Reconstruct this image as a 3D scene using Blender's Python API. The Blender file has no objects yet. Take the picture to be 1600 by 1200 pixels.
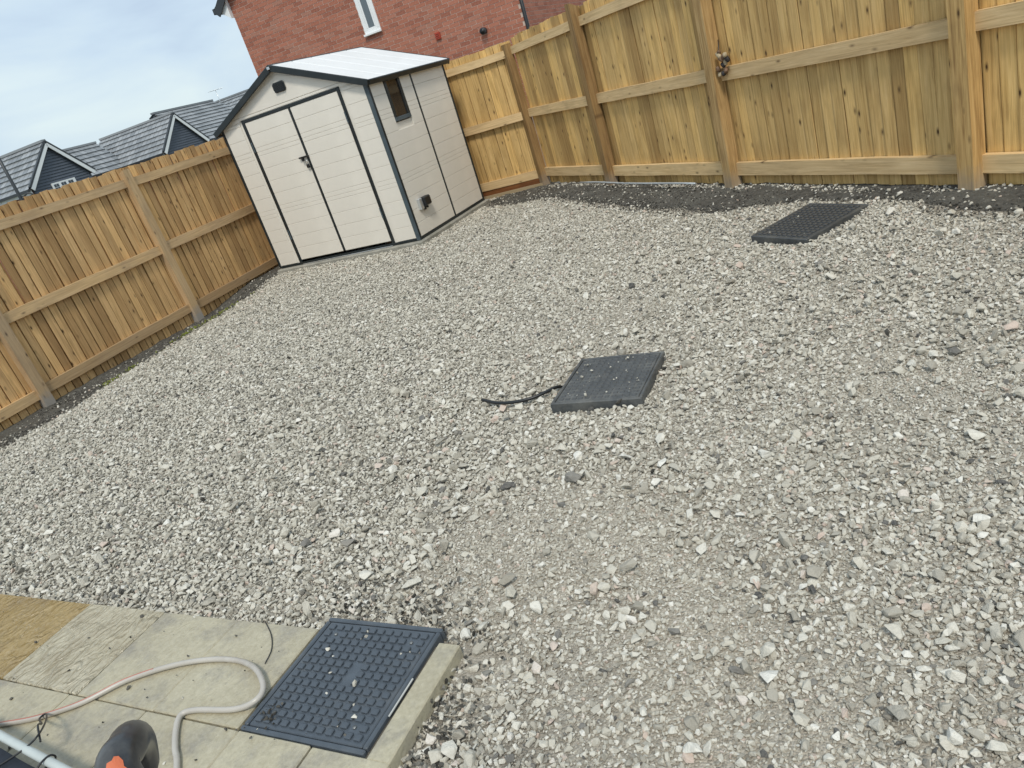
import bpy, bmesh, math, random
import numpy as np
from mathutils import Matrix, Vector
random.seed(7)
rng = np.random.default_rng(11)
S = bpy.context.scene
COL = S.collection

# ------------------------------------------------------------------ camera
CAM_H, F_PX, PITCH, ROLL = 1.4903, 1149.24, 0.3904, 0.3142
cp, sp, cr, sr_ = math.cos(PITCH), math.sin(PITCH), math.cos(ROLL), math.sin(ROLL)
FW = np.array([0, cp, -sp]); UP0 = np.array([0, sp, cp]); RT0 = np.array([1.0, 0, 0])
RT = RT0 * cr - UP0 * sr_; UP = UP0 * cr + RT0 * sr_
cam_d = bpy.data.cameras.new('camera'); cam = bpy.data.objects.new('camera', cam_d); COL.objects.link(cam)
cam_d.sensor_width = 36; cam_d.lens = F_PX / 1600 * 36; cam_d.clip_start = .05; cam_d.clip_end = 1000
M = Matrix.Identity(4)
for i in range(3):
    M[i][0] = RT[i]; M[i][1] = UP[i]; M[i][2] = -FW[i]
M[2][3] = CAM_H
cam.matrix_world = M
S.camera = cam

# ------------------------------------------------------------------ sky, sun, exposure
SUN_EL, SUN_AZ = math.radians(53), math.radians(-177)      # azimuth measured from +Y towards +X
W = bpy.data.worlds.new('World'); S.world = W; W.use_nodes = True
nt = W.node_tree; N = nt.nodes; L = nt.links; N.clear()
out = N.new('ShaderNodeOutputWorld'); bg = N.new('ShaderNodeBackground'); bg.inputs['Strength'].default_value = .1
sky = N.new('ShaderNodeTexSky'); sky.sky_type = 'NISHITA'; sky.sun_disc = False
sky.sun_elevation = SUN_EL; sky.sun_rotation = SUN_AZ; sky.dust_density = 3; sky.air_density = 1
tc = N.new('ShaderNodeTexCoord'); mp = N.new('ShaderNodeMapping'); mp.inputs['Scale'].default_value = (1, 1, 2.6)
mp.inputs['Location'].default_value = (.35, .1, .2)
n1 = N.new('ShaderNodeTexNoise'); n1.inputs['Scale'].default_value = 3.4; n1.inputs['Detail'].default_value = 5; n1.inputs['Roughness'].default_value = .5
n1.inputs['Distortion'].default_value = .4
cr1 = N.new('ShaderNodeValToRGB'); e = cr1.color_ramp.elements
e[0].position = .36; e[0].color = (3.75, 4.65, 5.75, 1); e[1].position = .68; e[1].color = (5.45, 6.35, 6.6, 1)
m_ = cr1.color_ramp.elements.new(.5); m_.color = (4.45, 5.45, 6.35, 1)
mix = N.new('ShaderNodeMix'); mix.data_type = 'RGBA'; mix.inputs['Factor'].default_value = .88
L.new(tc.outputs['Generated'], mp.inputs['Vector']); L.new(mp.outputs['Vector'], n1.inputs['Vector'])
L.new(n1.outputs['Fac'], cr1.inputs['Fac']); L.new(sky.outputs['Color'], mix.inputs['A']); L.new(cr1.outputs['Color'], mix.inputs['B'])
L.new(mix.outputs['Result'], bg.inputs['Color']); L.new(bg.outputs['Background'], out.inputs['Surface'])
sd = bpy.data.lights.new('sun', 'SUN'); sd.energy = 1.5; sd.angle = math.radians(10); sd.color = (1, .94, .84)
sun = bpy.data.objects.new('sun', sd); COL.objects.link(sun)
sv = Vector((math.sin(SUN_AZ) * math.cos(SUN_EL), math.cos(SUN_AZ) * math.cos(SUN_EL), math.sin(SUN_EL)))
sun.rotation_euler = sv.to_track_quat('Z', 'Y').to_euler(); sun.location = (-8, 0, 12)
S.view_settings.view_transform = 'Standard'; S.view_settings.look = 'None'
S.view_settings.exposure = 0.55; S.view_settings.gamma = 1; S.view_settings.use_curve_mapping = False

# ------------------------------------------------------------------ material helpers
class NT:
    def __init__(s, name):
        s.m = bpy.data.materials.new(name); s.m.use_nodes = True
        s.t = s.m.node_tree; s.n = s.t.nodes; s.b = s.n['Principled BSDF']
    def new(s, typ, ins=None, **kw):
        nd = s.n.new(typ)
        for k, v in kw.items(): setattr(nd, k, v)
        for k, v in (ins or {}).items():
            if isinstance(v, bpy.types.NodeSocket): s.t.links.new(v, nd.inputs[k])
            else: nd.inputs[k].default_value = v
        return nd
    def link(s, a, b): s.t.links.new(a, b)
    def math(s, op, a, b=0.0, c=None):
        ins = {0: a, 1: b}
        if c is not None: ins[2] = c
        return s.new('ShaderNodeMath', ins, operation=op).outputs[0]
    def mixc(s, f, a, b, blend='MIX'):
        return s.new('ShaderNodeMix', {0: f, 6: a, 7: b}, data_type='RGBA', blend_type=blend).outputs[2]
    def ramp(s, f, stops):
        r = s.new('ShaderNodeValToRGB', {0: f}); el = r.color_ramp.elements
        while len(el) < len(stops): el.new(.5)
        for e_, (p_, c_) in zip(el, stops):
            e_.position = p_; e_.color = c_ if len(c_) == 4 else (*c_, 1)
        return r.outputs[0]
    def noise(s, vec, scale, detail=4, rough=.55, dist=0):
        ins = {'Scale': scale, 'Detail': detail, 'Roughness': rough, 'Distortion': dist}
        if vec is not None: ins['Vector'] = vec
        return s.new('ShaderNodeTexNoise', ins).outputs[0]
    def obj(s): return s.new('ShaderNodeTexCoord').outputs['Object']
    def rand(s): return s.new('ShaderNodeObjectInfo').outputs['Random']
    def mapping(s, vec, scale=(1, 1, 1), loc=(0, 0, 0)):
        return s.new('ShaderNodeMapping', {'Vector': vec, 'Scale': scale, 'Location': loc}).outputs[0]
    def vadd(s, a, b): return s.new('ShaderNodeVectorMath', {0: a, 1: b}, operation='ADD').outputs[0]
    def bump(s, h, strength=.4, dist=.01):
        b = s.new('ShaderNodeBump', {'Height': h, 'Strength': strength, 'Distance': dist})
        s.link(b.outputs[0], s.b.inputs['Normal']); return b
    def out(s, col=None, rough=None, metal=None, spec=None):
        for k, v in (('Base Color', col), ('Roughness', rough), ('Metallic', metal), ('Specular IOR Level', spec)):
            if v is None: continue
            if isinstance(v, bpy.types.NodeSocket): s.link(v, s.b.inputs[k])
            else: s.b.inputs[k].default_value = (*v, 1) if isinstance(v, tuple) and len(v) == 3 else v
        return s.m

def mat_wood(name, light, mid, dark, foot=0.0, knots=1.0, grey=0.0, even=0.0):
    n = NT(name); o = n.obj(); r = n.rand()
    off = n.new('ShaderNodeCombineXYZ', {0: n.math('MULTIPLY', r, 37.0), 1: n.math('MULTIPLY', r, 91.0), 2: n.math('MULTIPLY', r, 53.0)}).outputs[0]
    v = n.vadd(o, off)
    g1 = n.noise(n.mapping(v, (14, 14, .7)), 3.2, 5, .6, .8)
    g2 = n.noise(n.mapping(v, (60, 60, 1.3)), 3, 3, .6)
    col = n.ramp(g1, [(.28, dark), (.5, mid), (.72, light)])
    col = n.mixc(.35, col, n.ramp(g2, [(.3, dark), (.7, light)]))
    tone = n.ramp(r, [(0, (.62, .58, .54)), (.3, (.88, .87, .85)), (.65, (1, 1, 1)), (1, (1.2, 1.17, 1.06))])
    col = n.mixc(1.0 - even, col, tone, 'MULTIPLY')
    blot = n.noise(n.mapping(v, (3, 3, 1.4)), 2.2, 3)
    col = n.mixc(n.ramp(blot, [(.5, (0, 0, 0)), (.75, (.5, .5, .5))]), col, (dark[0] * .9, dark[1] * .95, dark[2] * 1.1, 1))
    vor = n.new('ShaderNodeTexVoronoi', {'Vector': n.mapping(v, (15, .01, 6.5)), 'Scale': 1.0, 'Randomness': 1.0})
    sel = n.math('GREATER_THAN', n.new('ShaderNodeSeparateColor', {0: vor.outputs['Color']}).outputs[0], .36)
    kn = n.ramp(vor.outputs['Distance'], [(.06, (1, 1, 1)), (.12, (.45, .45, .45)), (.22, (0, 0, 0))])
    col = n.mixc(n.math('MULTIPLY', n.math('MULTIPLY', kn, sel), knots), col, (.07, .035, .014, 1))
    if grey: col = n.mixc(n.math('MULTIPLY', n.ramp(n.noise(v, 2.0, 4), [(.35, (0, 0, 0)), (.7, (1, 1, 1))]), grey), col, (.27, .235, .19, 1))
    if foot:
        z = n.new('ShaderNodeSeparateXYZ', {0: o}).outputs[2]
        z2 = n.math('ADD', z, n.math('MULTIPLY', n.noise(v, 18, 4), .16))
        fm = n.new('ShaderNodeMapRange', {'Value': z2, 'From Min': .12, 'From Max': .26, 'To Min': foot, 'To Max': 0.0}).outputs[0]
        col = n.mixc(fm, col, (.30, .285, .26, 1))
    n.bump(n.math('ADD', g2, n.math('MULTIPLY', g1, .6)), .35, .003)
    return n.out(col, .72, spec=.3)

def mat_plain(name, col, rough=.5, var=.08, scale=8, bump=0.0, metal=0.0, dirt=None, dirt_amt=.4, spec=.5):
    n = NT(name); o = n.obj()
    nz = n.noise(o, scale, 5)
    lo = tuple(c * (1 - var) for c in col); hi = tuple(min(c * (1 + var), 1) for c in col)
    c = n.ramp(nz, [(.3, lo), (.7, hi)])
    if dirt:
        d = n.ramp(n.noise(n.vadd(o, (3.1, 1.7, 8.8)), scale * .6, 6, .65), [(.48, (0, 0, 0)), (.72, (dirt_amt,) * 3)])
        c = n.mixc(d, c, (*dirt, 1))
    if bump: n.bump(n.noise(o, scale * 12, 4), bump, .004)
    return n.out(c, rough, metal, spec)

WOOD_R = mat_wood('wood_right_boards', (.79, .555, .255), (.67, .445, .17), (.33, .19, .062))
WOOD_L = mat_wood('wood_left_boards', (.76, .51, .255), (.64, .41, .185), (.33, .19, .075))
RAIL_R = mat_wood('wood_right_rails', (.84, .63, .36), (.73, .525, .275), (.46, .31, .145), knots=.7, even=.6)
RAIL_L = mat_wood('wood_left_rails', (.68, .49, .28), (.57, .395, .21), (.36, .235, .12), knots=.7, grey=.18)
POST_R = mat_wood('wood_right_posts', (.60, .42, .20), (.45, .29, .12), (.17, .09, .032), foot=.45, knots=.9)
POST_L = mat_wood('wood_left_posts', (.58, .42, .245), (.48, .335, .185), (.29, .195, .105), foot=.9, grey=.25)
RUSTY = mat_wood('wood_wet_red', (.24, .10, .035), (.17, .065, .022), (.08, .03, .012), knots=.3)
EDGING = mat_wood('wood_edging', (.55, .44, .28), (.46, .35, .2), (.3, .22, .12), knots=.4, grey=.3)

# ------------------------------------------------------------------ mesh helpers
def link(name, me, mat=None, parent=None, mw=None, smooth=False):
    o = bpy.data.objects.new(name, me); COL.objects.link(o)
    if mat and not len(me.materials): me.materials.append(mat)
    if mw is not None: o.matrix_basis = mw
    if parent: o.parent = parent
    if smooth:
        for p_ in me.polygons: p_.use_smooth = True
    return o
def mesh(name, vs, fs):
    me = bpy.data.meshes.new(name); me.from_pydata([tuple(map(float, v)) for v in vs], [], fs); me.update(); return me
def box_me(name, x0, x1, y0, y1, z0, z1, bev=0.0, seg=1):
    bm = bmesh.new()
    vs = [bm.verts.new(v) for v in [(x0, y0, z0), (x1, y0, z0), (x1, y1, z0), (x0, y1, z0), (x0, y0, z1), (x1, y0, z1), (x1, y1, z1), (x0, y1, z1)]]
    for f in [(3, 2, 1, 0), (4, 5, 6, 7), (0, 1, 5, 4), (1, 2, 6, 5), (2, 3, 7, 6), (3, 0, 4, 7)]: bm.faces.new([vs[i] for i in f])
    if bev: bmesh.ops.bevel(bm, geom=list(bm.edges), offset=bev, segments=seg, affect='EDGES', profile=.5)
    me = bpy.data.meshes.new(name); bm.to_mesh(me); bm.free(); return me
def box(name, x0, x1, y0, y1, z0, z1, mat, parent=None, bev=0.0, mw=None):
    return link(name, box_me(name, x0, x1, y0, y1, z0, z1, bev), mat, parent, mw)
def prism(name, poly, y0, y1, mat, parent=None, bev=0.0, axis='y'):
    """polygon in (x,z) extruded along y (or in (x,y) extruded along z)"""
    bm = bmesh.new()
    P = (lambda a, b, t: (a, t, b)) if axis == 'y' else ((lambda a, b, t: (a, b, t)) if axis == 'z' else (lambda a, b, t: (t, a, b)))
    a = [bm.verts.new(P(u, v, y0)) for u, v in poly]; b = [bm.verts.new(P(u, v, y1)) for u, v in poly]
    bm.faces.new(a); bm.faces.new(b[::-1]); k = len(poly)
    for i in range(k): bm.faces.new([a[i], b[i], b[(i + 1) % k], a[(i + 1) % k]])
    bmesh.ops.recalc_face_normals(bm, faces=bm.faces)
    if bev: bmesh.ops.bevel(bm, geom=list(bm.edges), offset=bev, segments=1, affect='EDGES')
    me = bpy.data.meshes.new(name); bm.to_mesh(me); bm.free(); return link(name, me, mat, parent)
def catmull(pts, n=8):
    P = [np.array(p, float) for p in pts]; P = [2 * P[0] - P[1]] + P + [2 * P[-1] - P[-2]]; o = []
    for i in range(1, len(P) - 2):
        for t in np.linspace(0, 1, n, endpoint=False):
            a, b, c, d = P[i - 1:i + 3]
            o.append(.5 * (2 * b + (c - a) * t + (2 * a - 5 * b + 4 * c - d) * t * t + (3 * b - a - 3 * c + d) * t ** 3))
    o.append(P[-2]); return o
def tube_me(name, pts, rad, sides=10, caps=True):
    P = [np.array(p, float) for p in pts]; n = len(P); vs = []; fs = []
    rads = rad if hasattr(rad, '__len__') else [rad] * n
    T = [P[min(i + 1, n - 1)] - P[max(i - 1, 0)] for i in range(n)]; T = [t / np.linalg.norm(t) for t in T]
    u = np.cross(T[0], [0.13, .21, .97]);
    if np.linalg.norm(u) < 1e-3: u = np.cross(T[0], [1, 0, 0])
    for i in range(n):
        u = u - T[i] * (u @ T[i]); u /= np.linalg.norm(u); v = np.cross(T[i], u)
        for k in range(sides):
            a = 2 * math.pi * k / sides; vs.append(P[i] + rads[i] * (u * math.cos(a) + v * math.sin(a)))
    for i in range(n - 1):
        for k in range(sides):
            k2 = (k + 1) % sides; fs.append((i * sides + k, i * sides + k2, (i + 1) * sides + k2, (i + 1) * sides + k))
    if caps: fs.append(tuple(range(sides))[::-1]); fs.append(tuple((n - 1) * sides + k for k in range(sides)))
    return mesh(name, vs, fs)
def tube(name, pts, rad, mat, parent=None, sides=10):
    return link(name, tube_me(name, pts, rad, sides), mat, parent, smooth=True)
def empty(name, loc, rot=(0, 0, 0)):
    o = bpy.data.objects.new(name, None); COL.objects.link(o); o.location = loc; o.rotation_euler = rot; o.empty_display_size = .1; return o
def tag(o, label=None, cat=None, group=None, kind=None):
    for k, v in (('label', label), ('category', cat), ('group', group), ('kind', kind)):
        if v: o[k] = v
    return o
def T3(x, y, z): return Matrix.Translation((x, y, z))
def smooth01(t): t = np.clip(t, 0, 1); return t * t * (3 - 2 * t)
_grid = rng.random((256, 256))
def vnoise(x, y, s=1.0, o=0):
    x = np.asarray(x, float) * s + 57.3 + o * 17.1; y = np.asarray(y, float) * s + 91.7 + o * 9.3
    xi = np.floor(x).astype(int); yi = np.floor(y).astype(int); fx = smooth01(x - xi); fy = smooth01(y - yi)
    g = lambda a, b: _grid[a % 256, b % 256]
    return (g(xi, yi) * (1 - fx) + g(xi + 1, yi) * fx) * (1 - fy) + (g(xi, yi + 1) * (1 - fx) + g(xi + 1, yi + 1) * fx) * fy
def fbm(x, y, s=1.0, o=0): return (vnoise(x, y, s, o) + .5 * vnoise(x, y, 2.1 * s, o + 1) + .25 * vnoise(x, y, 4.3 * s, o + 2)) / 1.75

# ------------------------------------------------------------------ site layout (metres, camera above the origin)
L0 = np.array([-3.2572, 8.7121]); LA = 1.0764; LD = np.array([math.cos(LA), math.sin(LA)]); LN = np.array([LD[1], -LD[0]])
R0 = np.array([1.2454, 9.7692]); RA = -1.2949; RD = np.array([math.cos(RA), math.sin(RA)]); RN = np.array([RD[1], -RD[0]])
BA = 2.642 - math.pi; BD = np.array([math.cos(BA), math.sin(BA)])
_s = np.linalg.solve(np.array([[LD[0], BD[0]], [LD[1], BD[1]]]), R0 - L0)   # L0 + a LD = R0 - b BD
L_END, B_LEN = float(_s[0]), float(_s[1])
SH_FL = np.array([-2.365, 9.603]); SH_ROT = -.56096; SW, SDp = 2.2248, 1.6646
SX = np.array([math.cos(SH_ROT), math.sin(SH_ROT)]); SY = np.array([-SX[1], SX[0]])
PT0 = np.array([-1.0523, 1.6902]); PA = -.5445; PX = np.array([math.cos(PA), math.sin(PA)]); PY = np.array([-PX[1], PX[0]])
PATIO_Z = .035
def g_height(x, y):
    x = np.asarray(x, float); y = np.asarray(y, float)
    ol = (x - L0[0]) * LN[0] + (y - L0[1]) * LN[1]
    orr = (x - R0[0]) * RN[0] + (y - R0[1]) * RN[1]; tr = (x - R0[0]) * RD[0] + (y - R0[1]) * RD[1]
    tl = (x - L0[0]) * LD[0] + (y - L0[1]) * LD[1]
    z = -.10 * (1 - smooth01(ol / 1.3)) * (1 - .9 * smooth01((tl - .2) / .9)) + .0165 * np.clip(tr, 0, 8) * (1 - smooth01(orr / 1.5))
    z = z + .022 * (fbm(x, y, 1.1) - .5) * 2
    u = (x - PT0[0]) * PX[0] + (y - PT0[1]) * PX[1]; v = (x - PT0[0]) * PY[0] + (y - PT0[1]) * PY[1]
    z = z - .05 * np.exp(-((x - 2.15) ** 2 + (y - 4.6) ** 2) / .16)
    z = z - .028 * smooth01(1 - np.abs(u - .62) / .16) * (v < .42)
    return z
RPROF = [(-.35, .95), (.29, .88), (.6, .75), (1.07, .55), (1.8, .58), (2.49, .64), (3.37, .67), (3.75, .66), (4.28, .62), (4.6, .42), (4.9, .26), (5.2, .22), (5.6, .2), (5.85, .3), (6.1, .40), (6.54, .38), (7.5, .4), (8.2, .3)]
LPROF = [(-4.2, .85), (-3.0, .85), (-2.46, .86), (-2.03, .72), (-1.65, .62), (-1.32, .52), (-.6, .4), (-.15, .36), (.55, .42), (1.22, .36), (1.8, .3)]
def soil_w(prof, t): return np.interp(t, [p_[0] for p_ in prof], [p_[1] for p_ in prof], left=-9, right=-9)
def soil_depth(P):
    tr = (P - R0) @ RD; orr = (P - R0) @ RN; tl = (P - L0) @ LD; ol = (P - L0) @ LN
    a = soil_w(RPROF, tr) - orr; b = soil_w(LPROF, tl) - ol
    return np.maximum(a, b) + .10 * (fbm(P[:, 0], P[:, 1], 4, 6) - .5) + .06 * (vnoise(P[:, 0], P[:, 1], 14, 2) - .5)
def blob(P, c, r): return np.exp(-((P - np.array(c)) ** 2).sum(1) / (r * r))
def worn_f(P):
    w = .95 * blob(P, (.05, 2.25), .42) + .8 * blob(P, (.2, 1.75), .35) + .9 * blob(P, (1.5, 2.6), .55) + .7 * blob(P, (1.8, 3.5), .4) + .6 * blob(P, (-.4, 2.1), .25) + .5 * blob(P, (.8, 3.9), .5) + .35 * blob(P, (.55, 1.2), .4) + .5 * blob(P, (-.2, 6.8), 1.2)
    w = w + 1.7 * (fbm(P[:, 0], P[:, 1], 1.9, 3) - .56) - .5 * blob(P, (1.0, 2.2), .3) - .5 * blob(P, (.95, 1.4), .35) - .5 * blob(P, (1.6, 4.5), .5)
    w = w - .55 * smooth01((-1.0 - P[:, 0]) / .8) + .08 * smooth01((P[:, 0] + .2) / .8) * (1 - smooth01((P[:, 1] - 3.5) / 2))
    return np.clip(w, 0, 1)

# ------------------------------------------------------------------ ground
def mat_ground():
    n = NT('ground_dust'); o = n.obj()
    dust = n.new('ShaderNodeAttribute', attribute_name='dust').outputs['Fac']
    c = n.mixc(dust, n.ramp(n.noise(o, 5, 6), [(.3, (.10, .095, .082)), (.7, (.18, .17, .145))]), n.ramp(n.noise(o, 3, 6), [(.3, (.43, .375, .295)), (.7, (.55, .495, .405))]))
    f = n.ramp(n.noise(o, 90, 6, .7), [(.33, (.14, .13, .11)), (.47, (.40, .375, .32)), (.7, (.62, .59, .52))])
    c = n.mixc(n.math('MULTIPLY_ADD', dust, .25, .2), c, f)
    y = n.new('ShaderNodeSeparateXYZ', {0: o}).outputs[1]
    c = n.mixc(n.math('GREATER_THAN', y, 14.0), c, (.06, .085, .03, 1))
    gr = n.new('ShaderNodeTexVoronoi', {'Vector': o, 'Scale': 170.0}); gc = n.new('ShaderNodeSeparateColor', {0: gr.outputs['Color']}).outputs[0]
    c = n.mixc(n.math('MULTIPLY_ADD', dust, .4, .2), c, n.ramp(gc, [(0, (.20, .175, .14)), (.3, (.40, .355, .285)), (.8, (.57, .52, .43)), (1, (.72, .67, .58))]))
    n.bump(n.math('SUBTRACT', n.math('ADD', n.noise(o, 90, 6, .7), n.math('MULTIPLY', n.noise(o, 35, 4), 1.4)), n.math('MULTIPLY', gr.outputs['Distance'], 1.0)), .65, .009)
    return n.out(c, .95, spec=.2)
def axis(lo, hi, step, far):
    a = list(np.arange(lo, hi + 1e-6, step)); k = 1.0
    l = []; r = []; p = lo; q = hi
    while p > -far: p -= k; q += k; l.append(p); r.append(q); k *= 1.6
    return np.array(l[::-1] + a + r)
gx = axis(-6.2, 4.6, .12, 260); gy = axis(-.5, 13, .12, 260)
X, Y = np.meshgrid(gx, gy)
drop = -2.6 * smooth01((Y - 13) / 16) - .9 * smooth01((Y - 12.3) / 2.5) * (1 - smooth01((Y - 13) / 16))
Z = g_height(np.clip(X, -7, 5), np.clip(Y, -1, 13)) + drop
vs = np.stack([X.ravel(), Y.ravel(), Z.ravel()], 1); nx = len(gx)
fs = [(j * nx + i, j * nx + i + 1, (j + 1) * nx + i + 1, (j + 1) * nx + i) for j in range(len(gy) - 1) for i in range(nx - 1)]
me = mesh('ground', vs, fs); a_ = me.attributes.new('dust', 'FLOAT', 'POINT'); a_.data.foreach_set('value', np.maximum(worn_f(vs[:, :2]), .5 * smooth01((vs[:, 0] + .7) / 1.3)).astype(np.float32))
ground = link('ground', me, mat_ground(), smooth=True); tag(ground, kind='structure')

# ------------------------------------------------------------------ fences
def feather_board(name, w, h, seed):
    r = random.Random(seed); n = 5; vs = []; fs = []
    ph = r.random() * 9; cup = r.uniform(.002, .007); gw = r.uniform(.007, .011)
    prof = [(0, .001), (.006, 0), (w * .5, cup * .4), (w - gw - .003, cup), (w - gw, cup + .003), (w - gw - .003, .03), (w + .02, .031), (w + .02, .036), (.010, .026)]
    k = len(prof)
    for i in range(n + 1):
        z = h * i / n; dx = .002 * math.sin(ph + i * 1.3); ty = .002 * math.sin(ph * 2 + i)
        e = r.uniform(-.006, .006) if i == n else 0
        vs += [(a + dx, b + ty, z + e * (1 - 2 * a / w)) for a, b in prof]
    for i in range(n):
        a = i * k; b = a + k
        for q in range(k): fs.append((a + q, a + (q + 1) % k, b + (q + 1) % k, b + q))
    fs += [tuple(range(k))[::-1], tuple(n * k + q for q in range(k))]
    return mesh(name, vs, fs)
def zbeam(name, length, w, d, bev=.004, seed=0, cut=0):
    """timber with its length along local z, centred on x,y; slightly wavy, optional sloping top"""
    r = random.Random(seed); bm = bmesh.new(); n = 6; rings = []
    for i in range(n + 1):
        z = length * i / n; ox = r.uniform(-1, 1) * .0022; oy = r.uniform(-1, 1) * .0022
        rings.append([bm.verts.new((sx * w / 2 + ox, sy * d / 2 + oy, z - (cut if (i == n and sy > 0) else 0))) for sx, sy in ((-1, -1), (1, -1), (1, 1), (-1, 1))])
    for a, b in zip(rings, rings[1:]):
        for k in range(4): bm.faces.new([a[k], a[(k + 1) % 4], b[(k + 1) % 4], b[k]])
    bm.faces.new(rings[0][::-1]); bm.faces.new(rings[-1])
    ed = [e_ for e_ in bm.edges if abs(e_.verts[0].co.z - e_.verts[1].co.z) > length / n * .5]
    bmesh.ops.bevel(bm, geom=ed, offset=bev, segments=2, affect='EDGES')
    me = bpy.data.meshes.new(name); bm.to_mesh(me); bm.free(); return me
RX = Matrix.Rotation(math.radians(90), 4, 'Y')      # beam z -> fence x
def build_fence(label, group, origin, z0, ang, slope, t0, t1, posts, rails, pitch, top, bmat, rmat, pmat, post_front, post_dims, bottom=.015, seed=1, broken=None):
    r = random.Random(seed)
    f = empty('timber_fence', (origin[0], origin[1], z0), (0, -slope, ang)); tag(f, label, 'fence', group)
    bmes = [feather_board('board', pitch, top - bottom, seed * 100 + k) for k in range(7)]
    for m in bmes: m.materials.append(bmat)
    x = t0
    while x < t1 - .02:
        o = link('board', r.choice(bmes), None, f, T3(x, .042 + r.uniform(-.001, .002), bottom + r.uniform(-.012, .008)) @ Matrix.Rotation(r.gauss(0, .0035), 4, 'Y') @ Matrix.Diagonal((1, 1, 1 + r.gauss(0, .0022), 1)))
        x += pitch * r.uniform(.94, 1.0)
    px = [p[0] for p in posts]
    cuts = sorted([t0] + [p for p in px if t0 < p < t1] + [t1])
    for (za, zb) in rails:
        for a, b in zip(cuts, cuts[1:]):
            a2 = a + (post_dims[0] / 2 - .004 if a in px else 0); b2 = b - (post_dims[0] / 2 - .004 if b in px else 0)
            dz = r.uniform(-.008, .008)
            me = zbeam('rail', b2 - a2, zb - za, .04, .003, r.random()); me.materials.append(rmat)
            link('rail', me, None, f, T3(a2, .0205, (za + zb) / 2 + dz) @ RX @ Matrix.Rotation(r.gauss(0, .003), 4, 'X'))
    for (p, ht, lx, cutt) in posts:
        me = zbeam('post', ht + .45, post_dims[0], post_dims[1], .006, r.random(), cutt)
        for v in me.vertices: v.co.z -= .45
        me.materials.append(pmat)
        link('post', me, None, f, T3(p, post_front + post_dims[1] / 2, 0) @ Matrix.Rotation(lx, 4, 'Y'))
    return f
fl = build_fence('long timber fence on the left with grey-footed posts, running behind the shed', None, L0, -.0763, LA, .0109, -4.15, L_END - .06,
    [(-4.1, 1.72, 0, .02), (-2.055, 1.72, 0, .02), (0, 1.775, -.012, .03), (2.02, 1.72, 0, .02)], [(.1046, .1985), (.834, .932), (1.596, 1.685)], .09, 1.80, WOOD_L, RAIL_L, POST_L, -.03, (.1, .1), bottom=-.02, seed=3)
fr = build_fence('tall yellow timber fence on the right with projecting posts', None, R0, 0.0, RA, .0155, .02, 8.1,
    [(0, 1.745, -.02, .0), (1.785, 1.845, .022, .05), (3.848, 1.84, .016, .03), (5.997, 1.84, .008, .03), (8.06, 1.84, 0, .03)], [(.1057, .2111), (.8561, .9564), (1.6114, 1.7)], .1, 1.80, WOOD_R, RAIL_R, POST_R, -.072, (.1, .1), seed=5)
B0 = R0 - BD * B_LEN
fb = build_fence('short back fence panel between the shed and the corner post, with a red-brown base board', None, B0, -.0212, BA, .0022, .03, B_LEN - .05,
    [(B_LEN - 2.05, 1.72, 0, .02)], [(.1057, .2111), (.8561, .9564), (1.6114, 1.7)], .1, 1.785, WOOD_R, RAIL_R, POST_R, -.03, (.1, .1), bottom=.1, seed=8)
me = zbeam('gravel_board', 1.95, .11, .03, .003, 4); me.materials.append(RUSTY)
link('gravel_board', me, None, fb, T3(B_LEN - 2.0, .03, .055) @ RX)
me = zbeam('timber_edging', 1.62, .05, .022, .003, 9)
ed = link('timber_edging', me, EDGING); ed.matrix_basis = T3(*(R0 - BD * 1.62 - np.array([-BD[1], BD[0]]) * .06), .015) @ Matrix.Rotation(BA, 4, 'Z') @ RX
tag(ed, 'pale thin edging timber lying along the foot of the back fence panel', 'edging')

# ------------------------------------------------------------------ shed
SHW = mat_plain('shed_resin', (.76, .72, .64), .45, .03, 3, bump=.12, dirt=(.42, .40, .34), dirt_amt=.16)
SHR = mat_plain('shed_roof_resin', (.80, .81, .80), .4, .03, 3, dirt=(.55, .55, .5), dirt_amt=.25)
SHD = mat_plain('shed_dark_trim', (.011, .017, .019), .42, .2, 9, dirt=(.06, .065, .062), dirt_amt=.2)
SHP = mat_plain('shed_corner_metal', (.06, .085, .10), .42, .2, 7, dirt=(.17, .19, .2), dirt_amt=.3)
BLACK = mat_plain('black_plastic', (.012, .013, .014), .4, .2, 9)
CONC = mat_plain('concrete', (.30, .29, .25), .9, .2, 7, bump=.5, dirt=(.14, .14, .10), dirt_amt=.6)
STEEL = mat_plain('pale_steel', (.62, .65, .66), .3, .08, 12, metal=.7)
def mat_glass():
    n = NT('dark_window_glass'); n.b.inputs['Transmission Weight'].default_value = .55; n.b.inputs['IOR'].default_value = 1.45
    return n.out((.10, .075, .055), .05)
GLASS = mat_glass()
shed = empty('garden_shed', (SH_FL[0], SH_FL[1], 0), (0, 0, SH_ROT))
tag(shed, 'cream plastic garden shed with dark trim, double doors and a gable vent', 'shed')
ZB, ZE, ZR = .058, 1.80, 2.235
ROWS = [.15, .15, .15, .15, .045, .05, .15, .15, .15, .15, .045, .05, .15, .15, .15]
def plank_face(parent, u0, u1, z0, z1, place, skip=None):
    z = z0; i = 0; cache = {}
    while z < z1 - .01:
        h = min(ROWS[i % len(ROWS)], z1 - z); i += 1
        if h > .012:
            key = round(h, 4)
            spans = [(u0, u1)]
            if skip and z + h > skip[2] and z < skip[3]: spans = [(u0, skip[0]), (skip[1], u1)]
            for (a, b) in spans:
                if b - a < .01: continue
                k2 = (key, round(a, 3), round(b, 3))
                if k2 not in cache:
                    cache[k2] = box_me('plank', 0, b - a, 0, .012, .0008, h - .0008, .003); cache[k2].materials.append(SHW)
                link('plank', cache[k2], None, parent, place(a, z))
        z += h
PF = lambda y: (lambda u, z: T3(u, y, z))
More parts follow.
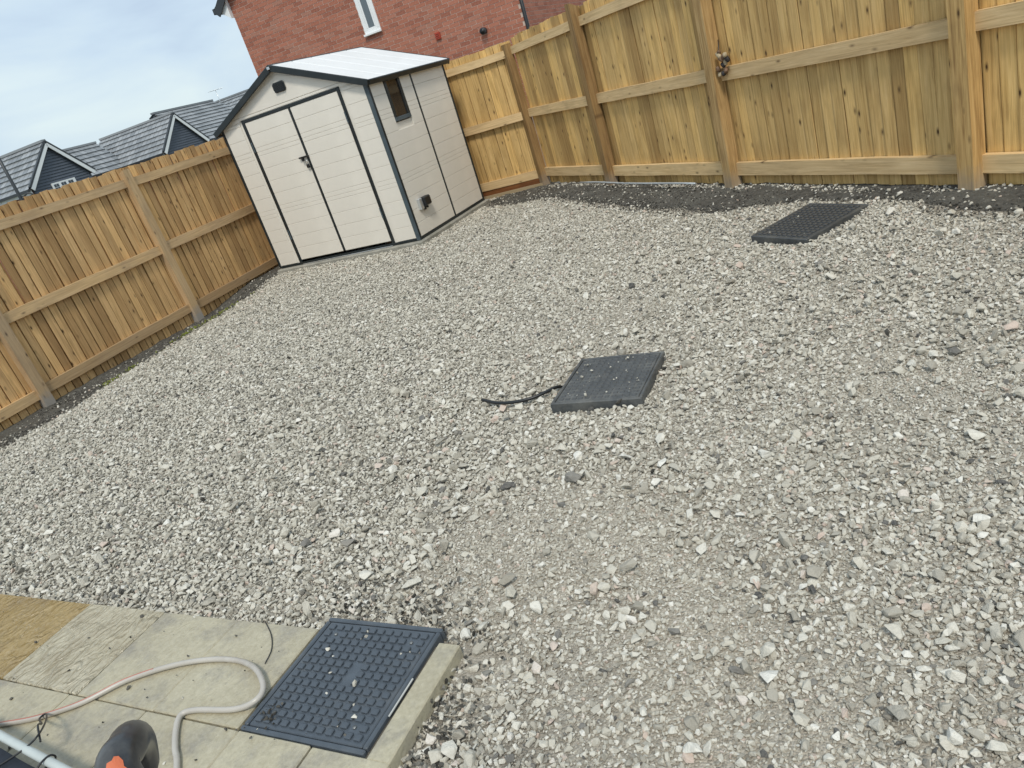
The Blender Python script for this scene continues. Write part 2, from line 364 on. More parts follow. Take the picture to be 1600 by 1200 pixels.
# core walls (thin shells so that the window looks into the inside)
box('base_slab', -.02, SW + .05, -.06, SDp + .05, -.10, .046, CONC, shed, .012)
def wall(name, x0, x1, y0, y1, z0, z1): return box(name, x0, x1, y0, y1, z0, z1, SHW, shed)
DL, DR, DT, DC = .36, SW - .361, 1.825, 1.113
# front wall pieces
wl = wall('front_panel', .02, DL - .002, .012, .04, ZB, ZE); plank_face(wl, .03, DL - .045, ZB + .02, ZE, PF(.001))
wr = wall('front_panel', DR + .002, SW - .02, .012, .04, ZB, ZE); plank_face(wr, DR + .045, SW - .035, ZB + .02, ZE, PF(.001))
gp = prism('gable_panel', [(.0, ZE + .001), (SW, ZE + .001), (SW / 2, ZR - .03)], .012, .04, SHW, shed)
box('gable_seam', .55, .553, .0095, .0115, ZE + .06, ZE + .155, SHD, gp); box('gable_seam', 1.66, 1.663, .0095, .0115, ZE + .06, ZE + .17, SHD, gp)
prism('gable_board', [(.06, ZE + .012), (DL - .02, ZE + .012), (DL - .02, ZE + .03), (DR + .02, ZE + .03), (DR + .02, ZE + .012), (SW - .06, ZE + .012), (SW - .17, ZE + .055), (.17, ZE + .055)], .002, .0115, SHW, gp, .002)
prism('gable_board', [(.185, ZE + .061), (SW - .185, ZE + .061), (SW / 2, ZR - .09)], .003, .0115, SHW, gp, .002)
ve = prism('vent', [(1.012, 2.0), (1.012, 2.055), (1.035, 2.075), (1.175, 2.075), (1.19, 2.055), (1.19, 1.99), (1.17, 1.968), (1.035, 1.968)], -.012, .001, SHD, shed, .004)
for k in range(6): link('vent_slat', box_me('vent_slat', 1.03, 1.175, -.02, -.013, 0, .009), BLACK, ve, T3(0, 0, 1.976 + k * .0155))
# doors
for nm, a, b in (('door', DL + .038, DC - .014), ('door', DC + .014, DR - .038)):
    d = box(nm, a, b, .014, .04, ZB + .045, DT - .035, SHW, shed); plank_face(d, a + .003, b - .003, ZB + .048, DT - .037, PF(.003))
    hx = a - .012 if a < 1 else b + .012
    for hz in (.38, 1.45): box('hinge', hx - .008, hx + .008, -.014, -.004, hz, hz + .12, SHP, d, .003)
for a, b, z0, z1, y in ((DL - .004, DL + .036, ZB + .004, DT, -.003), (DR - .036, DR + .004, ZB + .004, DT, -.003)):
    box('door_frame', a, b, y, .03, z0, z1, SHD, shed, .004)
box('door_frame', DL + .037, DR - .037, -.0025, .03, DT - .034, DT - .001, SHD, shed, .003)
box('door_meeting_strip', DC - .0125, DC + .0125, -.004, .03, ZB + .046, DT - .036, SHD, shed, .003)
box('sill_strip', .03, SW - .05, -.006, .03, ZB - .011, ZB + .018, SHD, shed, .003)
box('door_sill', DL + .05, DR - .03, -.02, -.007, ZB - .010, ZB - .002, STEEL, shed, .002)
# latch and padlock
lt = box('latch', 1.0, DC + .03, -.03, -.005, 1.243, 1.262, BLACK, shed, .004)
box('latch_pin', 1.04, 1.06, -.034, -.006, 1.21, 1.245, BLACK, lt, .003)
pdl = box('padlock', 1.068, 1.108, -.03, -.008, 1.125, 1.168, BLACK, shed, .006)
tube('shackle', [(1.075, -.019, 1.165), (1.075, -.019, 1.2), (1.082, -.019, 1.212), (1.094, -.019, 1.212), (1.1, -.019, 1.2), (1.1, -.019, 1.165)], .004, STEEL, pdl, 8)
# right side: two panels
WI = (.308, .628, 1.312, 1.772)
def side_box(name, y0, y1, z0, z1, x0, x1, mat, parent, bev=0.0): return box(name, SW + x0, SW + x1, y0, y1, z0, z1, mat, parent, bev)
sideP = empty('side_panel', (0, 0, 0)); sideP.parent = shed
RZ90 = Matrix.Rotation(math.radians(90), 4, 'Z')
def PS(u, z): return T3(SW - .001, u, z) @ RZ90
p1 = side_box('side_panel', .04, .862, ZB, WI[2] - .01, -.04, -.013, SHW, shed)
for (ya, yb, za, zb) in ((.04, WI[0] - .002, WI[2] - .009, ZE), (WI[1] + .002, .862, WI[2] - .009, ZE), (WI[0] - .001, WI[1] + .001, WI[3] + .001, ZE)):
    side_box('panel_piece', ya, yb, za, zb, -.04, -.013, SHW, p1)
bpy.data.objects.remove(sideP)
plank_face(p1, .045, .86, ZB + .02, ZE - .012, PS, skip=(WI[0] - .004, WI[1] + .004, WI[2] - .004, WI[3] + .1))
p2 = side_box('side_panel', .888, SDp - .03, ZB, ZE, -.04, -.013, SHW, shed)
plank_face(p2, .89, SDp - .035, ZB + .02, ZE - .012, PS)
side_box('seam_strip', .8635, .8865, ZB, ZE, -.03, .004, SHD, shed, .003)
side_box('corner_post', -.006, .039, ZB - .008, ZE + .006, -.046, .006, SHP, shed, .004)
side_box('corner_rib', .0, .03, ZB, ZE, .0062, .010, SHD, shed, .001)
side_box('corner_post', SDp - .028, SDp, ZB, ZE, -.04, .004, SHD, shed, .003)
box('corner_post', -.006, .018, -.004, .045, ZB, ZE, SHD, shed, .003)
side_box('sill_strip', .04, SDp, ZB - .0115, ZB + .018, -.02, .005, SHD, shed, .002)
wall('back_wall', .02, SW - .041, SDp - .04, SDp - .012, ZB, ZE); wall('left_wall', -.002, .018, .046, SDp - .012, ZB, ZE)
prism('gable_panel', [(.0, ZE + .001), (SW, ZE + .001), (SW / 2, ZR - .03)], SDp - .04, SDp - .012, SHW, shed)
wn = side_box('window', WI[0], WI[1], WI[2], WI[2] + .042, -.02, .008, SHP, shed, .003)
side_box('window_frame', WI[0], WI[1], WI[3] - .036, WI[3], -.02, .007, SHP, wn, .003)
side_box('window_frame', WI[0], WI[0] + .045, WI[2] + .0425, WI[3] - .0365, -.02, .0065, SHD, wn, .003)
side_box('window_frame', WI[1] - .045, WI[1], WI[2] + .0425, WI[3] - .0365, -.02, .0065, SHD, wn, .003)
side_box('pane', WI[0] + .0455, WI[1] - .0455, WI[2] + .043, WI[3] - .037, -.012, -.008, GLASS, wn)
sk = side_box('socket_box', .17, .235, .345, .47, -.002, .04, STEEL, shed, .006)
side_box('socket_cover', .236, .375, .365, .47, -.002, .07, BLACK, sk, .012)
side_box('cable_gland', .25, .275, .325, .3645, .01, .035, BLACK, sk, .005); side_box('cable_gland', .305, .33, .335, .3645, .01, .035, BLACK, sk, .005)
# things seen through the shed window
KB = mat_plain('dark_brown_board', (.16, .10, .06), .7, .3, 6)
rk = box('storage_rack', SW - .55, SW - .12, .1, .8, .06, .09, KB, None, .004); rk.parent = None
rk.matrix_world = Matrix.Translation((SH_FL[0], SH_FL[1], 0)) @ Matrix.Rotation(SH_ROT, 4, 'Z')
for zz in (.7, 1.25, 1.6): box('shelf', SW - .55, SW - .12, .1, .8, zz, zz + .03, KB, rk, .003)
for xx in (SW - .545, SW - .16):
    for yy in (.1, .77): box('upright', xx, xx + .035, yy, yy + .03, .091, 1.66, KB, rk)
tag(rk, 'dark brown shelf rack standing behind the shed window', 'rack')
# roof
OV, OF = .062, .045
ang = math.atan2(ZR - ZE, SW / 2)
for sgn in (-1, 1):
    cxx = SW / 2
    def RP(s_, y, n_):   # s_ distance from ridge down the slope, n_ normal offset
        return (cxx + sgn * (s_ * math.cos(ang) + n_ * math.sin(ang)), y, ZR - s_ * math.sin(ang) + n_ * math.cos(ang))
    Ls = (SW / 2 + OV) / math.cos(ang)
    n_p = 5; y0 = -OF + .004; y1 = SDp + OF
    def slab(name, s0, s1, ya, yb, n0, n1, mat, par, bev=.004):
        bm = bmesh.new(); v = [bm.verts.new(RP(*q)) for q in [(s0, ya, n0), (s1, ya, n0), (s1, yb, n0), (s0, yb, n0), (s0, ya, n1), (s1, ya, n1), (s1, yb, n1), (s0, yb, n1)]]
        for f in [(3, 2, 1, 0), (4, 5, 6, 7), (0, 1, 5, 4), (1, 2, 6, 5), (2, 3, 7, 6), (3, 0, 4, 7)]: bm.faces.new([v[i] for i in f])
        bmesh.ops.recalc_face_normals(bm, faces=bm.faces)
        if bev: bmesh.ops.bevel(bm, geom=list(bm.edges), offset=bev, segments=1, affect='EDGES')
        me = bpy.data.meshes.new(name); bm.to_mesh(me); bm.free(); return link(name, me, mat, par)
    rb = slab('roof', .01, Ls - .01, y0 + .01, y1 - .01, -.02, -.001, SHR, shed, 0)
    for k in range(n_p):
        a = y0 + (y1 - y0) * k / n_p; b = y0 + (y1 - y0) * (k + 1) / n_p
        slab('roof_panel', .012, Ls - .003, a + .006, b - .006, 0, .018, SHR, rb)
    slab('rake_trim', .02, Ls + .012, -OF - .022, -OF + .003, -.045, .022, SHD, shed, .005)
    slab('rake_trim', .02, Ls + .012, SDp + OF + .001, SDp + OF + .02, -.045, .022, SHD, shed, .005)
    slab('eave_trim', Ls - .002, Ls + .02, -OF + .004, SDp + OF, -.035, .02, SHD, shed, .005)
prism('ridge_cap', [(SW / 2 - .05, ZR - .005), (SW / 2, ZR + .024), (SW / 2 + .05, ZR - .005), (SW / 2 + .03, ZR - .03), (SW / 2 - .03, ZR - .03)], -OF - .026, SDp + OF + .02, SHD, shed, .004)
box('ridge_button', SW / 2 - .02, SW / 2 + .02, -OF - .034, -OF - .0265, ZR - .028, ZR + .002, STEEL, shed, .003)

# ------------------------------------------------------------------ patio
def mat_slab(name, a, b, stain, wet, ripple):
    n = NT(name); o = n.obj(); v = o
    w0 = n.noise(n.mapping(v, (1, .55, 1)), 24, 3, .45, .7)
    w = n.math('ABSOLUTE', n.math('SUBTRACT', w0, .5)); w = n.math('MULTIPLY', w, 5.0)
    big = n.noise(v, 3.2, 5); fine = n.noise(v, 70, 6, .65)
    c = n.ramp(big, [(.3, a), (.7, b)])
    c = n.mixc(n.ramp(n.noise(n.vadd(v, (5, 2, 0)), 6, 6, .7), [(.48, (0, 0, 0)), (.68, (.75, .75, .75))]), c, (*stain, 1))
    c = n.mixc(.22, c, n.ramp(fine, [(.3, (.12, .11, .09)), (.7, (.6, .57, .48))]))
    h = n.math('ADD', n.math('MULTIPLY', w, ripple), n.math('MULTIPLY', fine, .25))
    n.bump(h, .75, .012)
    rough = n.ramp(n.noise(n.vadd(v, (1, 9, 0)), 4, 4), [(.35, (wet,) * 3), (.65, (min(wet + .22, .9),) * 3)])
    return n.out(c, rough)
SL_A = mat_slab('slab_buff', (.37, .325, .215), (.50, .45, .31), (.22, .20, .17), .26, .10)
SL_B = mat_slab('slab_buff_rippled', (.42, .37, .25), (.54, .49, .36), (.30, .25, .16), .14, .9)
SL_O = mat_slab('slab_ochre_wet', (.30, .19, .045), (.40, .275, .09), (.19, .12, .035), .12, .9)
patio = empty('patio', (PT0[0], PT0[1], 0), (0, 0, PA)); tag(patio, 'buff riven patio slabs, ochre and wet at the far corner', kind='structure')
JM = mat_plain('patio_joint', (.10, .09, .07), .9, .3, 20, bump=.5)
bed = box('bedding', -4.4, .53, -2.4, .385, -.12, .022, JM, patio)
def slab(u0, u1, v0, v1, mat):
    g = .002; r = random.uniform
    me = box_me('slab', u0 + g, u1 - g, v0 + g, v1 - g, -.02, PATIO_Z + r(-.002, .002), .004); me.materials.append(mat)
    return link('slab', me, None, patio)
us = [-4.4, -3.8, -3.4, -2.95, -2.55, -2.1, -1.7, -1.27, -.80, -.395, -.012]
for a, b in zip(us, us[1:]):
    slab(a, b, .0, .397, SL_O if b < -1.2 else (SL_B if b < -.7 else SL_A))
us2 = [-4.4, -4.0, -3.55, -3.1, -2.7, -2.25, -1.8, -1.33, -.83, -.42, 0.0, .28, .545]
for v0, v1 in ((-.42, -.001), (-.84, -.421), (-1.26, -.841), (-1.68, -1.261), (-2.1, -1.681)):
    for a, b in zip(us2, us2[1:]): slab(a, b, v0, v1, SL_B if b < -.9 else SL_A)
slab(.466, .545, -.01, .397, SL_A)

# ------------------------------------------------------------------ manhole covers
COVM = mat_plain('cover_plastic', (.07, .085, .102), .33, .18, 14, bump=.2, dirt=(.16, .16, .15), dirt_amt=.3)
COVD = mat_plain('cover_plastic_dusty', (.062, .067, .069), .45, .3, 12, bump=.4, dirt=(.22, .215, .19), dirt_amt=.55)
COVB = mat_plain('cover_plastic_dark', (.055, .06, .064), .45, .25, 12, bump=.2, dirt=(.18, .175, .15), dirt_amt=.45)
BOLT = mat_plain('grey_bolt', (.22, .23, .23), .4, .2, 30, metal=.5)
def cover(label, x, y, ang, w, d, ztop, nx, ny, mat, depth, sh, gap=True, tilt=(0, 0)):
    e_ = empty('manhole_cover', (x, y, ztop), (tilt[0], tilt[1], ang)); tag(e_, label, 'manhole cover', 'plastic manhole covers in the garden')
    rim = .016
    for nm, a in (('frame', (0, w, 0, rim)), ('frame', (0, w, d - rim, d)), ('frame', (0, rim, rim + .001, d - rim - .001)), ('frame', (w - rim, w, rim + .001, d - rim - .001))):
        box(nm, a[0], a[1], a[2], a[3], -depth, 0.0, mat, e_, .004)
    lid = box('lid', rim + .003, w - rim - .003, rim + .003, d - rim - .003, -.05, -.003, mat, e_, .003)
    m = .028; cw = (w - 2 * m) / nx; ch = (d - 2 * m) / ny
    sm = box_me('stud', -cw * .36, cw * .36, -ch * .35, ch * .35, -.002, sh, .0025, 1); sm.materials.append(mat)
    bolts = [(nx - 2, ny - 2), (1, 1), (nx - 2, 1), (1, ny - 2)]
    for i in range(nx):
        for j in range(ny):
            if gap and i == nx // 2 and ny // 2 - 1 <= j <= ny // 2 + 1: continue
            px_, py_ = m + (i + .5) * cw, m + (j + .5) * ch
            if (i, j) in bolts:
                tube('bolt', [(px_, py_, -.003), (px_, py_, .001)], .006, BOLT, lid, 10); continue
            link('stud', sm, None, lid, T3(px_, py_, -.003))
    return e_
cover('dark grey studded manhole cover set into the buff patio slabs', PT0[0], PT0[1], PA, .457, .446, PATIO_Z + .004, 12, 14, COVM, .10, .0075)
cover('dusty raised manhole cover in the middle of the gravel, with a black cable beside it', .1385, 3.1223, -.5292, .443, .482, .05, 12, 13, COVD, .16, .0016, False, (.0, .012))
cover('blackish studded manhole cover near the yellow fence, partly in dark soil', 1.7876, 4.6306, -1.1925, .458, .562, .062, 10, 14, COVB, .2, .007, False, (.05, .0))
WHITE = mat_plain('white_strip', (.5, .5, .47), .5, .1, 10)
st = link('sealant_strip', box_me('sealant_strip', 0, .13, -.002, .002, 0, .003), WHITE)
st.matrix_basis = T3(*(PT0 + PX * .4625 + PY * .12), PATIO_Z + .001) @ Matrix.Rotation(PA + math.pi / 2, 4, 'Z')
tag(st, 'short white sealant strip beside the patio manhole cover', 'strip')

# ------------------------------------------------------------------ far houses beyond the left fence
TILE = NT('roof_tile')
_r = TILE.math('FRACT', TILE.math('ADD', TILE.new('ShaderNodeNewGeometry').outputs['Random Per Island'], TILE.rand()))
_c = TILE.ramp(_r, [(0, (.20, .215, .225)), (.5, (.26, .275, .285)), (1, (.33, .345, .355))])
TILE.bump(TILE.noise(TILE.obj(), 30, 4), .2, .01); TILE = TILE.out(_c, .33)
UPVC = mat_plain('white_upvc', (.78, .80, .80), .4, .04, 2)
DARKG = mat_plain('dark_gutter', (.035, .04, .045), .4, .2, 3)
CLAD = mat_plain('slate_cladding', (.085, .10, .125), .6, .12, 2)
REDB = mat_plain('far_brick', (.30, .13, .10), .85, .25, 9)
WPANE = NT('window_pane').out((.03, .04, .05), .06, spec=.8)
G1 = np.array([-14.779, 32.826, 0]); BB = np.array([math.cos(math.radians(62)), math.sin(math.radians(62)), 0]); AA = np.array([-BB[1], BB[0], 0])
HROT = math.radians(62)
def roof_slope(name, e0, e1, r1, r0, parent, tw=.30, gauge=.27):
    """tiled slope from eave e0-e1 to ridge r0-r1: every tile a small lapped slab"""
    e0, e1, r1, r0 = [np.array(q, float) for q in (e0, e1, r1, r0)]
    nrm = np.cross(e1 - e0, r0 - e0 if np.linalg.norm(r0 - e0) > .1 else r1 - e0); nrm /= np.linalg.norm(nrm)
    if nrm[2] < 0: nrm = -nrm
    hgt = np.linalg.norm((r0 + r1) / 2 - (e0 + e1) / 2); n = max(2, int(hgt / gauge)); vs = []; fs = []
    for i in range(n):
        va, vb = i / n, min(1, (i + 1.12) / n)
        a0, a1 = e0 + (r0 - e0) * va, e1 + (r1 - e1) * va; b0, b1 = e0 + (r0 - e0) * vb, e1 + (r1 - e1) * vb
        L_ = np.linalg.norm(a1 - a0)
        if L_ < .05: continue
        m = max(1, int(round(L_ / tw))); stg = .5 if i % 2 else 0
        cuts = sorted(set([0.0, 1.0] + [min(max((k + stg) / m, 0), 1) for k in range(m + 1)]))
        for ca, cb in zip(cuts, cuts[1:]):
            if cb - ca < .01: continue
            g = .008 / L_
            q = [a0 + (a1 - a0) * (ca + g) + nrm * .07, a0 + (a1 - a0) * (cb - g) + nrm * .07, b0 + (b1 - b0) * (cb - g) + nrm * .012, b0 + (b1 - b0) * (ca + g) + nrm * .012,
                 a0 + (a1 - a0) * (ca + g) + nrm * .0, a0 + (a1 - a0) * (cb - g) + nrm * .0]
            k = len(vs); vs += q; fs += [(k, k + 1, k + 2, k + 3), (k + 4, k + 5, k + 1, k)]
    k = len(vs); vs += [e0, e1, r1, r0]; fs.append((k, k + 1, k + 2, k + 3))
    return tag(link(name, mesh(name, vs, fs), TILE, parent), kind='stuff')
def beam(name, a, b, w, h, mat, parent):
    a, b = np.array(a, float), np.array(b, float); d = b - a; Ln = np.linalg.norm(d); x = d / Ln
    side = np.cross(x, [0, 0, 1]); side = side / np.linalg.norm(side) if np.linalg.norm(side) > 1e-4 else np.array([1.0, 0, 0]); up = np.cross(side, x)
    vs = [p_ + side * sx * w / 2 + up * sz * h / 2 for p_ in (a, b) for sx, sz in ((-1, -1), (1, -1), (1, 1), (-1, 1))]
    return link(name, mesh(name, vs, [(3, 2, 1, 0), (4, 5, 6, 7), (0, 1, 5, 4), (1, 2, 6, 5), (2, 3, 7, 6), (3, 0, 4, 7)]), mat, parent)
def wing(h, s, zr, ze, hw, depth, window=False):
    """gabled wing in house-local axes: x along the street row (BB), y backwards (AA)"""
    a = ze + .02
    prism('wall', [(s - hw + .14, -2.7), (s + hw - .14, -2.7), (s + hw - .14, ze - .03), (s - hw + .14, ze - .03)], .12, depth, REDB, h)
    prism('gable_wall', [(s - hw + .1, ze - .9), (s + hw - .1, ze - .9), (s + hw - .1, ze + .08), (s, zr - .12), (s - hw + .1, ze + .08)], .08, .119, CLAD, h)
    z = ze - .9; k = 0
    while z < zr - .25:
        b0 = min(1, max(0, (zr - .14 - z) / (zr - .14 - ze))); b1 = min(1, max(0, (zr - .14 - z - .1) / (zr - .14 - ze)))
        w0, w1 = b0 * (hw - .12), b1 * (hw - .12)
        link('cladding_board', mesh('cladding_board', [(s - w0, .045, z), (s + w0, .045, z), (s + w1, .075, z + .105), (s - w1, .075, z + .105), (s - w0, .079, z), (s + w0, .079, z)], [(0, 1, 2, 3), (4, 5, 1, 0)]), CLAD, h)
        z += .11
    for sg in (-1, 1):
        beam('bargeboard', (s + sg * (hw + .0), -.07, ze - .06), (s + sg * .0, -.07, zr - .12), .03, .15, UPVC, h)
        beam('verge', (s + sg * (hw + .07), -.04, ze + .04), (s + sg * .0, -.04, zr - .0), .10, .07, DARKG, h)
    sl = [roof_slope('roof', (s - hw - .08, depth, ze - .05), (s - hw - .08, 0, ze - .05), (s, 0, zr), (s, depth, zr), h),
          roof_slope('roof', (s + hw + .08, 0, ze - .05), (s + hw + .08, depth, ze - .05), (s, depth, zr), (s, 0, zr), h)]
    beam('ridge', (s, -.02, zr + .03), (s, depth, zr + .03), .2, .09, TILE, h)
    beam('gutter', (s - hw - .13, .0, ze - .06), (s - hw - .13, depth, ze - .06), .1, .09, DARKG, h)
    beam('fascia', (s - hw - .02, .05, ze - .14), (s - hw - .02, depth, ze - .14), .05, .16, UPVC, h)
    if window:
        w = box('window', s - .60, s + .52, .0, .04, ze - .62, ze - .03, UPVC, h)
        for i in range(3):
            for j in range(2):
                x0 = s - .53 + i * .345
                for q in range(2): box('pane', x0 + q * .12, x0 + q * .12 + .105, -.006, -.001, ze - .34 + j * .135 - .0, ze - .34 + j * .135 + .115, WPANE, w)
h1 = empty('clad_house', (G1[0], G1[1], 0), (0, 0, HROT)); tag(h1, 'far grey-roofed house with slate-clad gable and small white window, beside the dark pole', 'house', 'far houses beyond the left fence')
wing(h1, 0, 4.175, 2.64, 1.5, 9, True)
roof_slope('roof', (1.2, 2.9, 2.53), (6.0, 2.9, 2.53), (6.0, 4.4, 4.0), (1.2, 4.4, 4.0), h1)
roof_slope('roof', (6.0, 5.9, 2.53), (1.2, 5.9, 2.53), (1.2, 4.4, 4.0), (6.0, 4.4, 4.0), h1)
beam('ridge', (1.2, 4.4, 4.03), (6.0, 4.4, 4.03), .2, .09, TILE, h1)
box('wall', 1.37, 5.65, 3.1, 5.7, -2.7, 2.5, REDB, h1); beam('gutter', (1.5, 2.85, 2.5), (5.55, 2.85, 2.5), .1, .09, DARKG, h1); beam('fascia', (1.5, 2.93, 2.42), (5.55, 2.93, 2.42), .05, .14, UPVC, h1)
tube('roof_vent', [(3.9, 3.4, 3.0), (3.9, 3.38, 3.22)], .08, DARKG, h1)
h2 = empty('clad_house', (G1[0], G1[1], 0), (0, 0, HROT)); tag(h2, 'far grey-roofed house with plain slate-clad gable, next to the shed roof', 'house', 'far houses beyond the left fence')
wing(h2, 7.08, 4.14, 2.58, 1.5, 5.2)
roof_slope('roof', (8.4, .1, 2.55), (14.2, .1, 2.55), (12.6, 2.3, 4.5), (8.2, 2.3, 4.5), h2)
roof_slope('roof', (14.2, 4.5, 2.55), (7.0, 4.5, 2.55), (8.2, 2.3, 4.5), (12.6, 2.3, 4.5), h2)
roof_slope('roof', (14.2, .1, 2.55), (14.2, 4.5, 2.55), (12.6, 2.3, 4.5), (12.6, 2.3, 4.5), h2)
link('wall', mesh('wall', [(8.2, 1.2, 3.4), (8.2, 3.6, 3.4), (8.2, 2.3, 4.46), (8.26, 1.2, 3.4), (8.26, 3.6, 3.4), (8.26, 2.3, 4.46)], [(0, 1, 2), (5, 4, 3), (0, 3, 4, 1), (1, 4, 5, 2), (2, 5, 3, 0)]), DARKG, h2)
beam('ridge', (8.15, 2.3, 4.53), (12.6, 2.3, 4.53), .2, .09, TILE, h2)
box('wall', 8.7, 14.0, .3, 4.3, -2.7, 2.5, REDB, h2); beam('gutter', (8.6, .02, 2.5), (14.2, .02, 2.5), .1, .09, DARKG, h2); beam('fascia', (8.6, .1, 2.42), (14.2, .1, 2.42), .05, .14, UPVC, h2)
h3 = empty('clad_house', (G1[0], G1[1], 0), (0, 0, HROT)); tag(h3, 'dark-roofed house just showing between the shed roof and brick house', 'house', 'far houses beyond the left fence')
wing(h3, 17.2, 4.75, 2.6, 2.6, 7)
ae = empty('tv_aerial', tuple(G1 + BB * 13.2 + AA * 2.3 + np.array([0, 0, 4.0])), (0, 0, HROT)); tag(ae, 'thin television aerial above the far roof left of the shed', 'aerial')
tube('mast', [(0, 0, -.2), (0, 0, 1.0)], .018, STEEL, ae, 6); tube('boom', [(-.5, 0, .98), (.55, 0, 1.04)], .014, STEEL, ae, 6)
for k in range(6): tube('element', [(-.4 + k * .17, -.2, .985 + k * .01), (-.4 + k * .17, .2, .985 + k * .01)], .008, STEEL, ae, 5)
pl = empty('dark_pole', (-15.42, 30.3, -2.6)); tag(pl, 'dark slim pole rising in front of the far left roof', 'pole')
tube('shaft', [(0, 0, 0), (0, 0, 4.95), (0, 0, 7.5)], [.075, .065, .055], DARKG, pl); tube('bracket', catmull([(0, 0, 5.1), (.12, .02, 5.02), (.3, .04, 5.08), (.45, .05, 5.0)], 5), .03, DARKG, pl, 8)

# ------------------------------------------------------------------ brick house behind the shed
WTH = math.radians(-25); BH = empty('brick_house', (-3.189, 17.901, 0), (0, 0, WTH))
tag(BH, 'red brick house with narrow white window rising behind the shed', 'house')
HWD, HEV, HAP = 6.106, 4.42, 7.1
nm_ = NT('brick'); _i = nm_.math('FRACT', nm_.math('ADD', nm_.new('ShaderNodeNewGeometry').outputs['Random Per Island'], nm_.rand()))
_c = nm_.ramp(_i, [(0, (.27, .098, .066)), (.3, (.33, .122, .08)), (.6, (.365, .14, .092)), (.85, (.40, .16, .108)), (1, (.34, .165, .12))])
_c = nm_.mixc(nm_.ramp(nm_.noise(nm_.obj(), 22, 5, .7), [(.4, (0, 0, 0)), (.75, (.4, .4, .4))]), _c, (.46, .25, .18, 1))
nm_.bump(nm_.noise(nm_.obj(), 60, 4), .3, .004); BRICK = nm_.out(_c, .88, spec=.2)
MORT = mat_plain('mortar', (.56, .44, .37), .95, .12, 14, bump=.4)
prism('wall', [(.0, -1.0), (HWD, -1.0), (HWD, HEV), (HWD / 2, HAP), (0, HEV)], .0, .25, MORT, BH)
box('side_wall', HWD - .25, HWD, .251, 8, -1.0, HEV, MORT, BH); box('side_wall', 0, .25, .251, 8, -1.0, HEV, MORT, BH); box('back_wall', .251, HWD - .251, 7.75, 8, -1.0, HEV, MORT, BH)
bl, bhh, mj = .215, .065, .010
bm_me = box_me('brick', 0, bl, -.006, .03, 0, bhh); bm_me.materials.append(BRICK)
half_me = box_me('brick', 0, .1025, -.006, .03, 0, bhh); half_me.materials.append(BRICK)
WIN = (2.832, 3.20, 2.87, 4.2)
cand = []
for j in range(int((HEV + 2.6) / .075)):
    z = .6 + j * .075; x = 0.0 if j % 2 == 0 else -.1125
    while x < HWD:
        a, b = max(x, 0), min(x + bl, HWD)
        mx = (HWD / 2) * (1 - max(0, (z + .08 - HEV)) / (HAP - HEV)) if z + .08 > HEV else HWD / 2
        if b - a > .05 and abs((a + b) / 2 - HWD / 2) + .11 < mx + .11 and not (a > WIN[0] - .05 and b < WIN[1] + .05 and z + bhh > WIN[2] - .02 and z < WIN[3] + .07):
            if not (z > HEV and (a < HWD / 2 - mx + .02 or b > HWD / 2 + mx - .02)): 
                if z + bhh > WIN[2] - .02 and z < WIN[3] + .07 and b > WIN[0] and a < WIN[1]:
                    if a < WIN[0]: b = WIN[0] - .002
                    else: a = WIN[1] + .002
                if b - a > .03: cand.append((a, b, z))
        x += .225
def seen(c):
    w_ = np.array([-3.189, 17.901, 0]) + np.array([math.cos(WTH), math.sin(WTH), 0]) * (c[0] + c[1]) / 2 + np.array([0, 0, c[2]])
    v = w_ - np.array([0, 0, CAM_H]); d = v @ FW; return 800 + F_PX * (v @ RT) / d, 600 - F_PX * (v @ UP) / d, d
vis = []
for c in cand:
    u, v, d = seen(c)
    ln = 102 - .155 * (u - 417) if u < 575 else (78 + .06 * (u - 561) if u < 700 else 90 - .30 * (u - 699))
    if v > -2 and v < ln + 3 and u > 340: vis.append((d, c))
vis.sort(key=lambda q: q[0]); singles = set(id(c) for _, c in vis[:300])
vs = []; fs = []
def add_box(x0, x1, y0, y1, z0, z1):
    k = len(vs); vs.extend([(x0, y0, z0), (x1, y0, z0), (x1, y1, z0), (x0, y1, z0), (x0, y0, z1), (x1, y0, z1), (x1, y1, z1), (x0, y1, z1)])
    fs.extend([tuple(k + i for i in f) for f in [(3, 2, 1, 0), (4, 5, 6, 7), (0, 1, 5, 4), (1, 2, 6, 5), (2, 3, 7, 6), (3, 0, 4, 7)]])
for c in cand:
    jy = random.uniform(-.002, .002)
    if id(c) in singles and c[1] - c[0] > .2: link('brick', bm_me, None, BH, T3(c[0], jy, c[2]))
    else: add_box(c[0], c[1], -.006 + jy, .02, c[2], c[2] + bhh)
for j in range(int((HEV - .6) / .075)):
    z = .6 + j * .075; y = .10 if j % 2 == 0 else .2125
    while y < 7.7: add_box(HWD - .02, HWD + .006, y, y + bl, z, z + bhh); y += .225
tag(link('brickwork', mesh('brickwork', vs, fs), BRICK, BH), kind='stuff')
wn = box('window', WIN[0], WIN[1], -.03, .05, WIN[2], WIN[2] + .075, UPVC, BH, .004)
box('sill', WIN[0] - .025, WIN[1] + .02, -.08, -.031, WIN[2] - .02, WIN[2] + .02, UPVC, wn, .005)
for a, b in ((WIN[0], WIN[0] + .075), (WIN[1] - .075, WIN[1])): box('window_frame', a, b, -.03, .05, WIN[2] + .0755, WIN[3], UPVC, wn, .004)
for a, b in ((WIN[0] + .0755, WIN[0] + .115), (WIN[1] - .115, WIN[1] - .0755)): box('casement', a, b, -.02, .04, WIN[2] + .11, WIN[3] - .08, UPVC, wn, .004)
box('casement', WIN[0] + .0755, WIN[1] - .0755, -.02, .04, WIN[2] + .0755, WIN[2] + .1095, UPVC, wn, .004); box('window_frame', WIN[0], WIN[1], -.03, .05, WIN[3] + .0005, WIN[3] + .07, UPVC, wn, .004)
